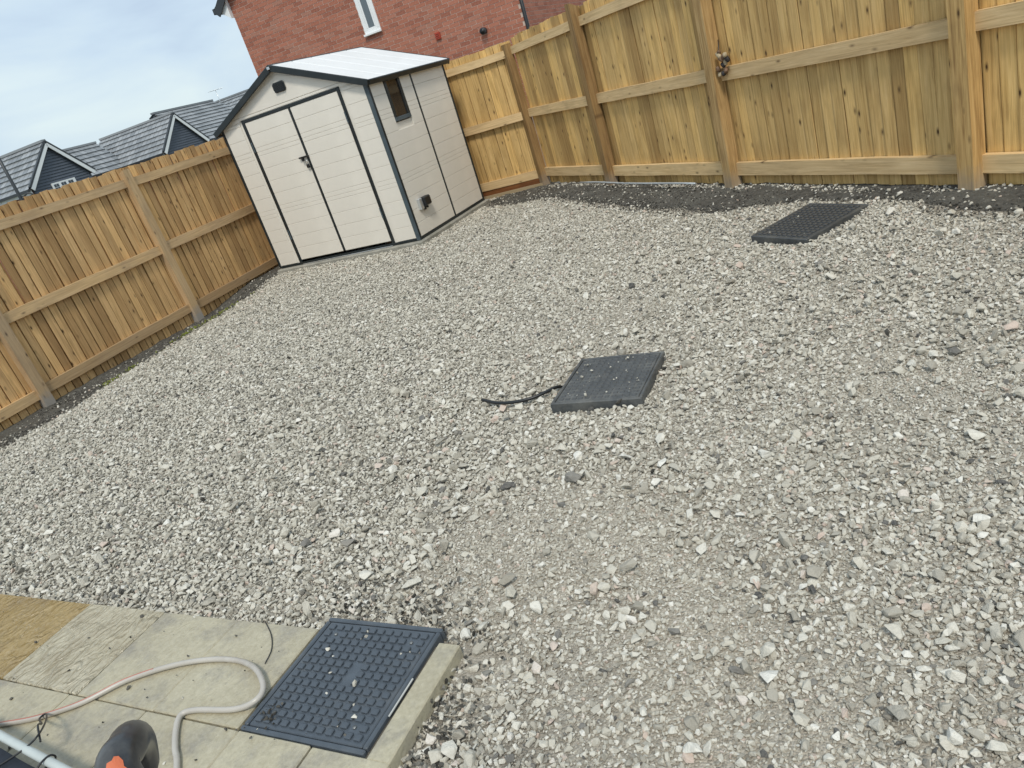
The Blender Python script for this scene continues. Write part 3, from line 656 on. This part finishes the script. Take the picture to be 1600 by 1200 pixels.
box('pane', WIN[0] + .1, WIN[1] - .1, -.014, -.006, WIN[2] + .1, WIN[3] - .01, NT('bathroom_glass').out((.13, .16, .18), .25, spec=.35), wn)
vb = box('vent_box', 4.285, 4.39, -.05, -.001, 2.36, 2.49, mat_plain('terracotta_plastic', (.36, .045, .02), .5, .1, 5), BH, .006)
for k in range(3): box('vent_slot', 4.30, 4.375, -.054, -.0505, 2.385 + k * .032, 2.395 + k * .032, mat_plain('terracotta_dark', (.14, .015, .008), .6), vb)
tube('flue', [(5.288, .02, 2.237), (5.288, -.12, 2.237)], .062, DARKG, BH, 16); tube('flue_mouth', [(5.288, -.121, 2.237), (5.288, -.125, 2.237)], .045, BLACK, BH, 14)
tube('downpipe', [(HWD + .045, -.02, -1), (HWD + .045, -.02, 4.2)], .036, BLACK, BH, 10)
for zz in (.4, 2.9): box('pipe_clip', HWD - .0, HWD + .09, -.07, -.012, zz, zz + .04, BLACK, BH)
# roof (mostly above the frame) with white verge soffit and dark gutter at the left eave
for sg in (-1, 1):
    xe = HWD / 2 + sg * (HWD / 2 + .28); ze = HEV - .16
    a_ = [(xe, -.16, ze), (xe, 8.1, ze), (HWD / 2, 8.1, HAP + .15), (HWD / 2, -.16, HAP + .15)]
    if sg > 0: roof_slope('roof', a_[0], a_[1], a_[2], a_[3], BH)
    else: roof_slope('roof', a_[1], a_[0], a_[3], a_[2], BH)
    beam('bargeboard', (xe, -.15, ze - .05), (HWD / 2, -.15, HAP + .06), .03, .16, DARKG, BH)
    beam('gutter', (xe + sg * .02, -.14, ze + .02), (xe + sg * .02, 8.1, ze + .02), .12, .11, DARKG, BH)
    x2 = HWD / 2 + sg * (HWD / 2)
    prism('soffit', [(x2 + sg * .005, ze - .20), (x2 + sg * .21, ze - .05), (x2 + sg * .21, ze + .06), (x2 + sg * .005, ze + .16)], -.1, 8, UPVC, BH)

# ------------------------------------------------------------------ soil strips
SOIL = NT('dark_soil'); _o = SOIL.obj()
_c = SOIL.ramp(SOIL.noise(_o, 22, 8, .7), [(.3, (.05, .048, .042)), (.55, (.115, .108, .094)), (.75, (.21, .20, .172))])
_c = SOIL.mixc(SOIL.ramp(SOIL.noise(_o, 2.4, 4), [(.42, (0, 0, 0)), (.65, (.7, .7, .7))]), _c, (.15, .145, .125, 1))
SOIL.bump(SOIL.math('ADD', SOIL.noise(_o, 60, 7, .7), SOIL.math('MULTIPLY', SOIL.noise(_o, 18, 4), 1.5)), 1.0, .02); SOIL = SOIL.out(_c, .95, spec=.2)
def soil_strip(name, label, org, D_, N_, prof, hgt, off0=-.06, seed=0):
    ts = np.arange(prof[0][0], prof[-1][0], .05); w = np.interp(ts, [p_[0] for p_ in prof], [p_[1] for p_ in prof]); nv = 16; vs = []; fs = []
    w = w + .10 * (fbm(ts, ts * 0, 3, seed) - .5) + .05 * (vnoise(ts, ts * 0, 9, seed) - .5)
    for i, t in enumerate(ts):
        for j in range(nv):
            o_ = off0 + (w[i] - off0) * j / (nv - 1); q = org + D_ * t + N_ * o_
            e = j / (nv - 1); env = smooth01((1 - e) / .35) - .0
            z = float(g_height(*q)) + hgt * env * (.3 + 1.2 * float(fbm(q[0], q[1], 5, seed))) - .012 * (1 - env) + .014 * (float(vnoise(q[0], q[1], 22, 3)) - .5) * env
            vs.append((q[0], q[1], z))
    for i in range(len(ts) - 1):
        for j in range(nv - 1): a = i * nv + j; fs.append((a, a + 1, a + nv + 1, a + nv))
    me = mesh(name, vs, fs); o = link(name, me, SOIL, smooth=True); tag(o, label, 'soil', kind='stuff')
    return ts, w
soil_strip('soil', 'dark bare soil along the foot of the yellow right fence', R0, RD, RN, RPROF, .016, seed=1)
soil_strip('soil', 'dark damp soil strip along the foot of the left fence', L0, LD, LN, LPROF, .016, seed=4)

# ------------------------------------------------------------------ gravel
def stone_proto(seed, flat):
    r = np.random.default_rng(seed); bm = bmesh.new()
    P = r.normal(size=(12, 3)); P /= np.linalg.norm(P, axis=1)[:, None]; P *= r.uniform(.78, 1.12, (12, 1))
    P *= np.array([1.0, r.uniform(.62, .9), flat])
    for q in P: bm.verts.new(q)
    res = bmesh.ops.convex_hull(bm, input=bm.verts)
    bmesh.ops.delete(bm, geom=[g for g in set(res['geom_interior']) | set(res['geom_unused']) if isinstance(g, bmesh.types.BMVert)], context='VERTS')
    bmesh.ops.bevel(bm, geom=list(bm.edges), offset=.035, segments=1, affect='EDGES')
    bmesh.ops.triangulate(bm, faces=bm.faces)
    bm.verts.index_update(); v = [tuple(q.co) for q in bm.verts]; f = [tuple(q.index for q in fc.verts) for fc in bm.faces]; bm.free(); return v, f
PROTOS = [stone_proto(100 + k, [.45, .6, .75, .5, .35, .65][k % 6]) for k in range(14)]
def scatter_group():
    g = bpy.data.node_groups.new('scatter_stones', 'GeometryNodeTree')
    g.interface.new_socket('Geometry', in_out='INPUT', socket_type='NodeSocketGeometry'); g.interface.new_socket('Geometry', in_out='OUTPUT', socket_type='NodeSocketGeometry')
    n = g.nodes; l = g.links; gi = n.new('NodeGroupInput'); go = n.new('NodeGroupOutput')
    def attr(nm, ty):
        a = n.new('GeometryNodeInputNamedAttribute'); a.data_type = ty; a.inputs['Name'].default_value = nm; return a.outputs['Attribute']
    pr = attr('proto', 'INT'); cmp_ = n.new('FunctionNodeCompare'); cmp_.data_type = 'INT'; cmp_.operation = 'GREATER_EQUAL'
    ii = [s for s in cmp_.inputs if s.type == 'INT']; l.new(pr, ii[0]); ii[1].default_value = 0
    sep = n.new('GeometryNodeSeparateGeometry'); sep.domain = 'POINT'; l.new(gi.outputs[0], sep.inputs['Geometry']); l.new(cmp_.outputs[0], sep.inputs['Selection'])
    sp_ = n.new('GeometryNodeSplitToInstances'); sp_.domain = 'POINT'; l.new(sep.outputs['Selection'], sp_.inputs[0]); l.new(pr, sp_.inputs['Group ID'])
    iop = n.new('GeometryNodeInstanceOnPoints'); l.new(sep.outputs['Inverted'], iop.inputs['Points']); l.new(sp_.outputs['Instances'], iop.inputs['Instance'])
    iop.inputs['Pick Instance'].default_value = True; l.new(attr('idx', 'INT'), iop.inputs['Instance Index'])
    l.new(attr('rot', 'FLOAT_VECTOR'), iop.inputs['Rotation']); l.new(attr('scl', 'FLOAT_VECTOR'), iop.inputs['Scale'])
    l.new(iop.outputs[0], go.inputs[0]); return g
SCAT = scatter_group()
def scatter(name, P, rot, scl, tone, mat, label, cat):
    vs = []; fs = []; pid = []
    for k, (v, f) in enumerate(PROTOS):
        o = len(vs); vs += v; fs += [tuple(o + i for i in q) for q in f]; pid += [k] * len(v)
    nv = len(vs); n = len(P); me = bpy.data.meshes.new(name)
    me.from_pydata(vs + [(0, 0, 0)] * n, [], fs)
    co = np.concatenate([np.array(vs), P]).astype(np.float32); me.vertices.foreach_set('co', co.ravel())
    def at(nm, ty, key, arr, pad):
        a = me.attributes.new(nm, ty, 'POINT'); a.data.foreach_set(key, np.concatenate([pad, arr]).ravel())
    at('proto', 'INT', 'value', np.full(n, -1, np.int32), np.array(pid, np.int32))
    at('idx', 'INT', 'value', rng.integers(0, len(PROTOS), n).astype(np.int32), np.zeros(nv, np.int32))
    at('rot', 'FLOAT_VECTOR', 'vector', rot.astype(np.float32), np.zeros((nv, 3), np.float32)); at('scl', 'FLOAT_VECTOR', 'vector', scl.astype(np.float32), np.ones((nv, 3), np.float32))
    at('tone', 'FLOAT', 'value', tone.astype(np.float32), np.zeros(nv, np.float32))
    me.update(); o = link(name, me, mat); md = o.modifiers.new('scatter', 'NODES'); md.node_group = SCAT
    tag(o, label, cat, kind='stuff'); return o
def mat_stone():
    n = NT('limestone'); t = n.new('ShaderNodeAttribute', attribute_name='tone', attribute_type='INSTANCER').outputs['Fac']; o = n.obj(); r = n.rand()
    c = n.ramp(t, [(0, (.06, .06, .06)), (.025, (.22, .21, .19)), (.05, (.34, .315, .26)), (.3, (.50, .47, .395)), (.6, (.61, .575, .485)), (.86, (.71, .68, .595)), (.95, (.80, .775, .70)), (.965, (.60, .48, .40)), (1, (.56, .49, .40))])
    nz = n.noise(n.vadd(o, n.new('ShaderNodeCombineXYZ', {0: n.math('MULTIPLY', r, 70.0), 1: n.math('MULTIPLY', r, 31.0)}).outputs[0]), 2.6, 5, .65)
    c = n.mixc(n.ramp(nz, [(.4, (0, 0, 0)), (.75, (.4, .4, .4))]), c, (.40, .375, .32, 1))
    n.bump(nz, .35, .1); return n.out(c, .92, spec=.25)
STONE = mat_stone()
_n = NT('soil_clod'); CLOD = _n.out(_n.ramp(_n.new('ShaderNodeAttribute', attribute_name='tone', attribute_type='INSTANCER').outputs['Fac'], [(0, (.035, .033, .028)), (.6, (.10, .094, .082)), (.88, (.19, .18, .155)), (1, (.42, .40, .35))]), .95, spec=.2)
def inside(P):
    x, y = P[:, 0], P[:, 1]
    ol = (P - L0) @ LN; tl = (P - L0) @ LD; orr = (P - R0) @ RN; tr = (P - R0) @ RD; ob = (P - R0) @ np.array([BD[1], -BD[0]])
    ok = (ol > .02) & (orr > -.03) & (ob > .1)
    q = (P - SH_FL); su, sv_ = q @ SX, q @ SY
    ok &= ~((su > -.04) & (su < SW + .04) & (sv_ > -.05) & (sv_ < SDp + .1))
    q = P - PT0; u, v = q @ PX, q @ PY
    ok &= ~((u < .535) & (v < .385)); ok &= ~((u > -.01) & (u < .47) & (v < .45) & (v > 0))
    for cx, cy, ca, cw, cd in ((.1385, 3.1223, -.5292, .443, .482), (1.7876, 4.6306, -1.1925, .458, .562)):
        q = P - np.array([cx, cy]); a = q @ np.array([math.cos(ca), math.sin(ca)]); b = q @ np.array([-math.sin(ca), math.cos(ca)])
        ok &= ~((a > .004) & (a < cw - .004) & (b > .004) & (b < cd - .004))
    v3 = np.stack([x, y, np.full(len(x), -CAM_H)], 1); d = v3 @ FW; ok &= d > .3
    d = np.maximum(d, .3); px = 800 + F_PX * (v3 @ RT) / d; py = 600 - F_PX * (v3 @ UP) / d
    ok &= (px > -480) & (px < 2700) & (py < 1750)
    return ok
def jgrid(sp_, x0=-6.2, x1=4.4, y0=.3, y1=11.5):
    a = np.arange(x0, x1, sp_); b = np.arange(y0, y1, sp_ * .87); X_, Y_ = np.meshgrid(a, b); X_ = X_ + (np.arange(len(b)) % 2)[:, None] * sp_ / 2
    P = np.stack([X_.ravel(), Y_.ravel()], 1); return P + rng.normal(0, sp_ * .28, P.shape)
SETS = []
def layer(sp_, rmin, rmax, prob, zlift, tilt, dist=(0, 99), shift=0.0, power=1.6):
    P = jgrid(sp_); dd = np.hypot(P[:, 0], P[:, 1]); P = P[(dd >= dist[0]) & (dd < dist[1])]; P = P[inside(P)]
    sdp = soil_depth(P); w = worn_f(P); P = P[rng.random(len(P)) < prob(P, w, sdp)]
    n = len(P); r = rmin + (rmax - rmin) * rng.random(n) ** power
    z = g_height(P[:, 0], P[:, 1]) + r * zlift + rng.random(n) * r * .35
    rot = np.stack([rng.normal(0, tilt, n), rng.normal(0, tilt, n), rng.random(n) * 6.283], 1)
    scl = r[:, None] * rng.uniform(.8, 1.2, (n, 3)); tone = np.clip(rng.random(n) * .98 + shift, 0, 1)
    SETS.append((np.column_stack([P, z]), rot, scl, tone))
on = lambda sdp: np.clip(1 - sdp / .05, .0, 1)
layer(.0168, .0072, .0148, lambda P, w, s: (1 - .8 * w) * on(s), .15, .45, (0, 4.6))                 # main bed, near
layer(.0193, .008, .0157, lambda P, w, s: (1 - .7 * w) * on(s), .15, .45, (4.6, 12))                  # main bed, far
layer(.030, .0115, .020, lambda P, w, s: (.75 - .72 * w) * on(s), .55, .4, (0, 12))                   # upper stones
layer(.06, .018, .036, lambda P, w, s: np.clip(.22 + 2.2 * (fbm(P[:, 0], P[:, 1], 2.6, 9) - .5) * (P[:, 0] > -.6) - .4 * w, .05, .8) * on(s), .55, .35, (0, 5), power=2.2)          # large stones
layer(.10, .018, .030, lambda P, w, s: (.4 - .35 * w) * on(s), .55, .35, (5, 12), power=2.0)
layer(.0115, .004, .009, lambda P, w, s: (.5 + .5 * w) * on(s), .4, .6, (0, 3.0))                      # grit in worn places
layer(.0155, .0055, .010, lambda P, w, s: (.2 + .8 * w) * on(s), .4, .6, (3.0, 6.0))
layer(.045, .006, .018, lambda P, w, s: np.where(s > .0, .32, 0), .9, .4, (0, 12))                      # strays on the soil
layer(.022, .008, .018, lambda P, w, s: np.where((s > .0) & ((P - R0) @ RN < .10) & (fbm(P[:, 0], P[:, 1], 2.5, 7) > .45), .6, 0), .9, .4, (0, 12))
# stones resting on the covers and slabs
pts = []; rr = []
for cx, cy, ca, cw, cd, zt, k in ((.1385, 3.1223, -.5292, .443, .482, .053, 36), (1.7876, 4.6306, -1.1925, .458, .562, .075, 9), (PT0[0], PT0[1], PA, .457, .446, PATIO_Z + .006, 16), (PT0[0] - .5, PT0[1] - .1, PA, .5, .45, PATIO_Z, 9)):
    for _ in range(k):
        a, b = rng.uniform(.02, cw - .02), rng.uniform(.02, cd - .02); r = rng.uniform(.003, .007) if rng.random() < .8 else rng.uniform(.009, .015)
        pts.append((cx + a * math.cos(ca) - b * math.sin(ca), cy + a * math.sin(ca) + b * math.cos(ca), zt + r * .3)); rr.append(r)
pts = np.array(pts); rr = np.array(rr); n = len(rr)
SETS.append((pts, np.stack([rng.normal(0, .2, n), rng.normal(0, .2, n), rng.random(n) * 6], 1), rr[:, None] * rng.uniform(.8, 1.2, (n, 3)), rng.random(n) * .9))
A_ = [np.concatenate(q) for q in zip(*SETS)]
print('GRAVEL', len(A_[0]))
scatter('gravel', *A_, STONE, 'pale crushed limestone gravel covering the garden floor', 'gravel')
# dark clods in the soil, by the patio and strewn on the gravel
SETS = []
layer(.0165, .003, .012, lambda P, w, s: np.where(s > -.02, .9, 0), 1.2, .6, (0, 12), power=2.2)
def near_patio(P, w, s):
    q = P - PT0; u, v = q @ PX, q @ PY
    m = .9 * np.exp(-((u - .60) / .07) ** 2) * (v < .4) * (fbm(P[:, 0], P[:, 1], 6, 5) > .42) + .55 * blob(P, (-.53, 1.99), .12) + .45 * blob(P, (-.74, 2.14), .10) + .6 * blob(P, (-.4, 1.75), .12)
    return np.clip(m, 0, 1)
layer(.014, .004, .012, near_patio, 2.2, .6, (0, 3))
layer(.26, .012, .024, lambda P, w, s: np.where(s < 0, .07, 0), 1.5, .5, (0, 8))
k = 130; uu = rng.uniform(-1.9, .45, k); vv = rng.uniform(-.45, .38, k); PP = PT0 + uu[:, None] * PX + vv[:, None] * PY; r = .0022 + .009 * rng.random(k) ** 3
cl = rng.random(k) < .25; PP[cl] = PT0 + PX * (.07 + rng.normal(0, .025, cl.sum()))[:, None] + PY * (.06 + rng.normal(0, .03, cl.sum()))[:, None]
SETS.append((np.column_stack([PP, PATIO_Z + .002 + .005 * ((uu > 0) | cl) + r * .3]), np.stack([rng.normal(0, .3, k), rng.normal(0, .3, k), rng.random(k) * 6], 1), r[:, None] * rng.uniform(.7, 1.3, (k, 3)), rng.random(k) * .7))
B_ = [np.concatenate(q) for q in zip(*SETS)]
scatter('soil_clods', *B_, CLOD, 'dark crumbs of soil on the soil strips and gravel edges', 'soil')
# moss along the left fence
MOSS = mat_plain('moss', (.20, .23, .035), .95, .4, 30, bump=.6)
SETS = []
layer(.02, .006, .014, lambda P, w, s: np.where((np.abs(soil_w(LPROF, (P - L0) @ LD) - (P - L0) @ LN - .06) < .07) & ((P - L0) @ LD > -1.9) & ((P - L0) @ LD < .6) & (fbm(P[:, 0], P[:, 1], 3.2, 8) > .5), .5, 0), 2.2, .4, (0, 12))
C_ = [np.concatenate(q) for q in zip(*SETS)]
scatter('moss', *C_, MOSS, 'yellow-green moss clumps on the soil by the left fence', 'moss')

# ------------------------------------------------------------------ hose, cable, rod
HOSE = mat_plain('hose_grey', (.46, .43, .38), .35, .1, 6, dirt=(.18, .13, .09), dirt_amt=.6)
HRED = mat_plain('hose_stripe', (.42, .16, .12), .4, .2, 8)
hz = PATIO_Z + .0102
hp = [(-2.5, 2.25), (-2.2, 2.1), (-1.985, 2.061), (-1.835, 2.032), (-1.68, 2.033), (-1.54, 2.075), (-1.382, 2.076), (-1.237, 2.043), (-1.123, 1.988), (-1.039, 1.901), (-.996, 1.81), (-1.009, 1.761), (-1.081, 1.767), (-1.216, 1.818), (-1.265, 1.818), (-1.263, 1.761), (-1.241, 1.684), (-1.215, 1.62), (-1.17, 1.45), (-1.1, 1.2)]
hps = catmull([(a, b, hz + (.012 if 8 < i < 12 else 0)) for i, (a, b) in enumerate(hp)], 8)
ho = empty('garden_hose', (0, 0, 0)); tag(ho, 'grey-white garden hose looping across the patio towards the studded cover', 'hose')
tube('hose_tube', hps, .0092, HOSE, ho, 12)
tube('hose_stripe', [q + np.array([0, 0, .0078]) for q in hps[:46]], .0028, HRED, ho, 6)
cb = catmull([(-.17, 3.47, .03), (-.107, 3.377, .032), (-.03, 3.316, .033), (.065, 3.289, .034), (.15, 3.302, .036), (.215, 3.34, .025), (.26, 3.37, -.02)], 8)
c_ = tube('black_cable', cb, .0085, BLACK, None, 10); tag(c_, 'short black cable curling out beside the raised middle cover', 'cable')
tw = tube('dark_wire', catmull([(-1.07, 2.165, PATIO_Z + .003), (-1.03, 2.075, PATIO_Z + .004), (-1.015, 2.0, PATIO_Z + .003), (-1.025, 1.94, PATIO_Z + .003)], 6), .0018, BLACK, None, 6); tag(tw, 'hair-thin dark wire lying on the slab left of the studded cover', 'wire')
rp = [np.array([*(R0 + RD * t + RN * .115), 0]) for t in np.linspace(1.2, 3.45, 12)]
for q in rp: q[2] = float(g_height(q[0], q[1])) + .062
rd_ = tube('metal_rod', rp, .009, mat_plain('galvanised', (.48, .52, .54), .4, .15, 8, metal=.3), None, 8); tag(rd_, 'thin pale rod lying on the soil along the right fence', 'rod')

# bunch of pieces hung on the third right post
bun = empty('hanging_bunch', (0, 0, 0)); tag(bun, 'small bunch of brown and cream pieces on a black cord, hung on a fence post', 'ornament')
PB = [mat_plain('bunch_brown', (.15, .085, .045), .6, .3, 40), mat_plain('bunch_cream', (.40, .32, .20), .6, .2, 40), mat_plain('bunch_dark', (.035, .03, .03), .6, .3, 40)]
bc = np.array([*(R0 + RD * 3.965 + RN * .0), 1.075])
e1_ = np.array([*RD, 0]); e2_ = np.array([0, 0, 1.0]); e3_ = np.array([*RN, 0])
def bp_(a, b, c=0): return bc + e1_ * a + e2_ * b + e3_ * c
tube('cord', [bp_(-.03, .14, .0), bp_(-.015, .06, .02), bp_(0, 0, .03)], .004, BLACK, bun, 6)
pcs = [(-.035, .05, .055, .015, 1), (-.005, .02, .05, -.018, 0), (-.01, -.03, .02, -.055, 2), (.04, .035, .03, -.005, 0), (.075, .045, .06, .01, 1), (.035, .0, .03, -.05, 1), (.015, -.06, .03, -.03, 2), (-.04, -.045, -.035, -.085, 0), (-.045, -.085, -.04, -.125, 1), (.065, .02, .07, -.03, 2), (.0, .045, -.03, .06, 0), (.035, -.07, .055, -.1, 0), (.0, -.09, .02, -.12, 2)]
for i, (a, b, a2, b2, m) in enumerate(pcs):
    c1 = .03 + .014 * math.sin(i * 2.1); c2 = .03 + .014 * math.cos(i * 1.7)
    p0, p1 = bp_(a, b, c1), bp_(a2 * .5 + a * .5 + .012, b2 if abs(b2 - b) < .08 else b - .05, c2)
    tube('piece', [p0 + (p1 - p0) * t for t in (0, .12, .5, .88, 1)], [.009, .0155, .0175, .0155, .009], PB[m], bun, 10)

# ------------------------------------------------------------------ foreground: framed canvas and black hooped handle
NAVY = mat_plain('navy_canvas', (.018, .024, .035), .8, .3, 20, bump=.4)
TUBE = mat_plain('pale_tube', (.46, .50, .485), .4, .1, 8)
cf = empty('framed_canvas', (0, 0, 0)); tag(cf, 'dark canvas laced to a pale tube frame, lying at the corner of the patio', 'canvas')
a0, a1 = np.array([-2.55, 2.434, .12]), np.array([-1.22, 1.427, .12])
tdir = (a1 - a0) / np.linalg.norm(a1 - a0); tn = np.array([tdir[1], -tdir[0], 0]); tn = tn if tn[1] < 0 else -tn
tube('frame_tube', [a0, a0 * .5 + a1 * .5, a1], .013, TUBE, cf, 12)
tube('frame_tube', [a0 + tn * .9, a1 + tn * .9], .013, TUBE, cf, 12)
for q in (a0, a1): tube('frame_tube', [q, q + tn * .9], .0128, TUBE, cf, 12)
for q in (a0, a1, a0 + tn * .9, a1 + tn * .9): tube('leg', [q, q * np.array([1, 1, 0]) + np.array([0, 0, PATIO_Z])], .012, TUBE, cf, 10)
vs = []; fs = []; nu, nv = 40, 16
for i in range(nu + 1):
    for j in range(nv + 1):
        q = a0 + (a1 - a0) * (i / nu) + tn * (.028 + .844 * j / nv); sag = -.03 * math.sin(math.pi * j / nv) * math.sin(math.pi * i / nu); vs.append((q[0], q[1], .118 + sag + .003 * math.sin(i * .9 + j)))
for i in range(nu):
    for j in range(nv): a = i * (nv + 1) + j; fs.append((a, a + 1, a + nv + 2, a + nv + 1))
cv = link('canvas', mesh('canvas', vs, fs), NAVY, cf, smooth=True); sm_ = cv.modifiers.new('thick', 'SOLIDIFY'); sm_.thickness = .004
for k in range(3):
    q = a0 + (a1 - a0) * (.1 + k * .31)
    tube('lacing', catmull([q + tn * .05 + np.array([0, 0, .0]), q + tn * .015 + np.array([0, 0, .014]), q - tn * .012 + np.array([0, 0, .012]), q - tn * .016 - np.array([0, 0, .008]), q + tn * .03 - np.array([0, 0, .008])], 4), .003, BLACK, cf, 6)
tie = tube('black_string', catmull([(-1.66, 1.80, .125), (-1.69, 1.86, .14), (-1.74, 1.93, .09), (-1.80, 2.0, .06), (-1.79, 2.02, .058), (-1.72, 1.93, .10), (-1.665, 1.82, .14), (-1.70, 1.79, .128), (-1.78, 1.76, .118), (-1.86, 1.74, .116)], 6), .003, BLACK, None, 6)
tag(tie, 'thin black string loop tied round the pale tube', 'string')
HND = mat_plain('handle_rubber', (.03, .032, .036), .32, .3, 30, dirt=(.16, .16, .15), dirt_amt=.5)
n_ = NT('orange_patch').out((.62, .16, .07), .6)
hd = empty('hooped_handle', (0, 0, 0)); tag(hd, 'black hooped handle with a worn orange patch, close to the camera over the patio', 'handle')
def ray_pt(px, py, d): r_ = FW + RT * (px - 800) / F_PX + UP * (600 - py) / F_PX; return np.array([0, 0, CAM_H]) + r_ * d
lt_ = ray_pt(186, 1208, .60); zv = np.array([0, 0, 1.0]); ax = RT0
hoop = [np.array([lt_[0] - .05, lt_[1] - .02, PATIO_Z + .02]), lt_ - zv * .35, lt_ - zv * .08, lt_, ray_pt(198, 1168, .625), ray_pt(206, 1156, .655), ray_pt(214, 1162, .69), ray_pt(220, 1190, .715)]
e_ = ray_pt(223, 1222, .72); hoop += [e_, e_ - zv * .1, e_ - zv * .45 + RT0 * .02, np.array([e_[0] + .05, e_[1] + .03, PATIO_Z + .02])]
pth = catmull(hoop, 8)
tube('hoop', pth, [.0165] * len(pth), HND, hd, 20)
i0 = min(range(len(pth)), key=lambda k: np.linalg.norm(pth[k] - lt_))
pn = (np.array([0, 0, CAM_H]) - pth[i0]); pn /= np.linalg.norm(pn)
pc = pth[i0] + pn * .0168 - RT * .003 + UP * .004; r1 = np.cross(pn, zv); r1 /= np.linalg.norm(r1); u1 = np.cross(r1, pn)
pv = [(-.004, .008), (-.001, .0065), (.003, .0072), (.006, .004), (.0085, .0045), (.007, -.001), (.009, -.006), (.0075, -.012), (.0, -.016), (-.006, -.013), (-.0075, -.008), (-.006, -.003), (-.0078, .001), (-.007, .006)]
pv = [(a * f_, -.004 + (b + .004) * f_) for f_ in (1, .66, .33, .02) for a, b in pv]; k = len(pv) // 4
vs = [pc + r1 * a * .9 + u1 * b + pn * (.0009 - (a * a) * 28) for a, b in pv]
link('worn_patch', mesh('worn_patch', vs, [(q * k + i, q * k + (i + 1) % k, (q + 1) * k + (i + 1) % k, (q + 1) * k + i) for q in range(3) for i in range(k)]), n_, hd)
